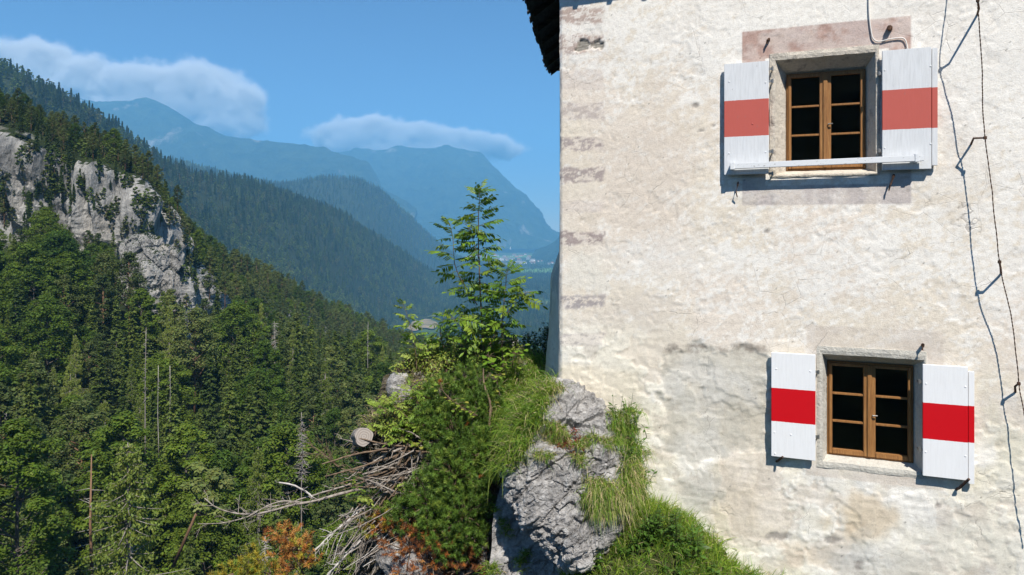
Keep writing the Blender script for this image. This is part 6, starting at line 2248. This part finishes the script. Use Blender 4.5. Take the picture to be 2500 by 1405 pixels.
shrub('shrub', [(1322, 850, 11.6, 42), (1300, 895, 11.2, 36), (1335, 890, 11.4, 40), (1290, 835, 11.9, 26), (1340, 815, 12.2, 28), (1310, 930, 10.8, 34), (1340, 935, 10.6, 30)], 'dark green shrub in the shade beside the castle side wall', (.030, .060, .014), 32, .026, 560)
shrub('shrub', [(1000, 875, 9.9, 30), (975, 905, 9.8, 26), (1040, 880, 9.9, 32), (945, 1020, 9.3, 30), (1065, 905, 9.7, 30), (985, 1000, 9.25, 30), (1020, 960, 9.4, 30), (1050, 935, 9.5, 28), (960, 1045, 9.1, 24), (1010, 1040, 9.1, 26), (915, 1040, 9.2, 20)], 'thin yellow-green undergrowth on the left shoulder of the crag', (.22, .29, .045), 33, .024, 420)
shrub('shrub', [(1252, 1165, 8.45, 13), (1258, 1195, 8.4, 15), (1248, 1215, 8.4, 10)], 'small dark green plant in the crevice left of the boulder', (.05, .11, .02), 34, .018, 900)
shrub('shrub', [(1445, 1290, 7.62, 18), (1448, 1312, 7.6, 12), (1500, 1195, 7.75, 22), (1525, 1205, 7.8, 18)], 'fresh green cushion plants on the lower right of the boulder', (.13, .22, .025), 35, .014, 1300)

def herb(px, py, Y, h, n, label, seed, col=(.075, .15, .022), ll=.115, group='leafy herbs under the castle wall'):
    rng = g(seed)
    base = MEADOW.reshape(-1, 3)[np.argmin(np.hypot(*(np.array(pix(MEADOW.reshape(-1, 3))) - np.array([[px], [py]]))))] if py > 1290 else W(px, py, Y)
    st, lf = MB(), MB()
    root = empty('herb_plant', base, (0, 0, 0), label, 'plant', group)
    for k in range(n):
        b = np.array([rng.normal(0, .06), rng.normal(0, .04), 0])
        hh = h * rng.uniform(.6, 1.1)
        tip = b + np.array([rng.normal(0, .07), rng.normal(-.04, .05), hh])
        P = np.array([b, (b + tip) / 2 + rng.normal(0, .015, 3), tip])
        P = catmull(P, 12)
        st.tube(P, np.linspace(.0045, .002, 12), 4, np.array([.10, .14, .04]), cap=False)
        m = int(hh / .022)
        u = rng.uniform(.15, 1, m)
        p = P[np.clip((u * 11).astype(int), 0, 11)]
        a = rng.uniform(0, 6.28, m)
        d = unit(np.column_stack([np.cos(a), np.sin(a), rng.uniform(-.5, .5, m)]))
        L = ll * rng.uniform(.6, 1.15, m) * (1.1 - .5 * u)
        cards(lf, p + d * (L / 2)[:, None], d * (L / 2)[:, None], unit(np.cross(d, np.array([0, 0, 1.0]) + rng.normal(0, .3, (m, 3)))) * (L * .17)[:, None], rng,
              np.array(col) * rng.uniform(.7, 1.3, (m, 1)))
    st.build('stems', M_LEAF, root)['kind'] = 'stuff'; lf.build('foliage', M_LEAF, root)['kind'] = 'stuff'
for k, (px, py, Y, h, n, lab) in enumerate([
    (1512, 1070, 8.15, .52, 9, 'tall leafy herb against the wall above the boulder'), (1545, 1065, 8.1, .30, 5, 'smaller leafy herb right of the tall one by the boulder'),
    (1530, 1120, 8.0, .30, 7, 'leafy herb low on the right flank of the boulder'),
    (1515, 1130, 7.75, .22, 8, 'low herb in the grass on the boulder flank'), (1545, 1190, 7.85, .24, 8, 'herb hanging beside the lower flank of the boulder'), (1475, 1200, 7.6, .16, 8, 'small herb in the sward on the boulder'),
    (1600, 1320, 7.75, .42, 12, 'broad leafy herb clump at the right foot of the boulder'), (1640, 1330, 7.75, .40, 10, 'leafy herb clump next to the broad one under the wall'),
    (1575, 1335, 7.7, .34, 9, 'leafy herb partly hidden by the boulder foot'), (1690, 1375, 7.65, .36, 8, 'upright leafy herb towards the end of the grass bank'), (1705, 1350, 7.75, .34, 5, 'thin herb touching the wall above the grass bank'),
    (1530, 1345, 7.6, .26, 8, 'leafy herb just below the boulder tip'), (1450, 1385, 7.5, .22, 12, 'low dark green herb under the boulder'), (1425, 1405, 7.5, .18, 12, 'low ferny herb at the bottom edge under the boulder'),
    (1640, 1410, 7.4, .16, 8, 'small herb in the grass at the bottom edge'), (1740, 1420, 7.5, .22, 6, 'small herb near the right end of the grass bank'), (1800, 1425, 7.55, .16, 5, 'last small herb where the grass bank meets the wall'),
    (1440, 1000, 8.25, .10, 4, 'tiny green plant in the joint between boulder and wall')]):
    herb(px, py, Y, h, n, lab, 900 + k)
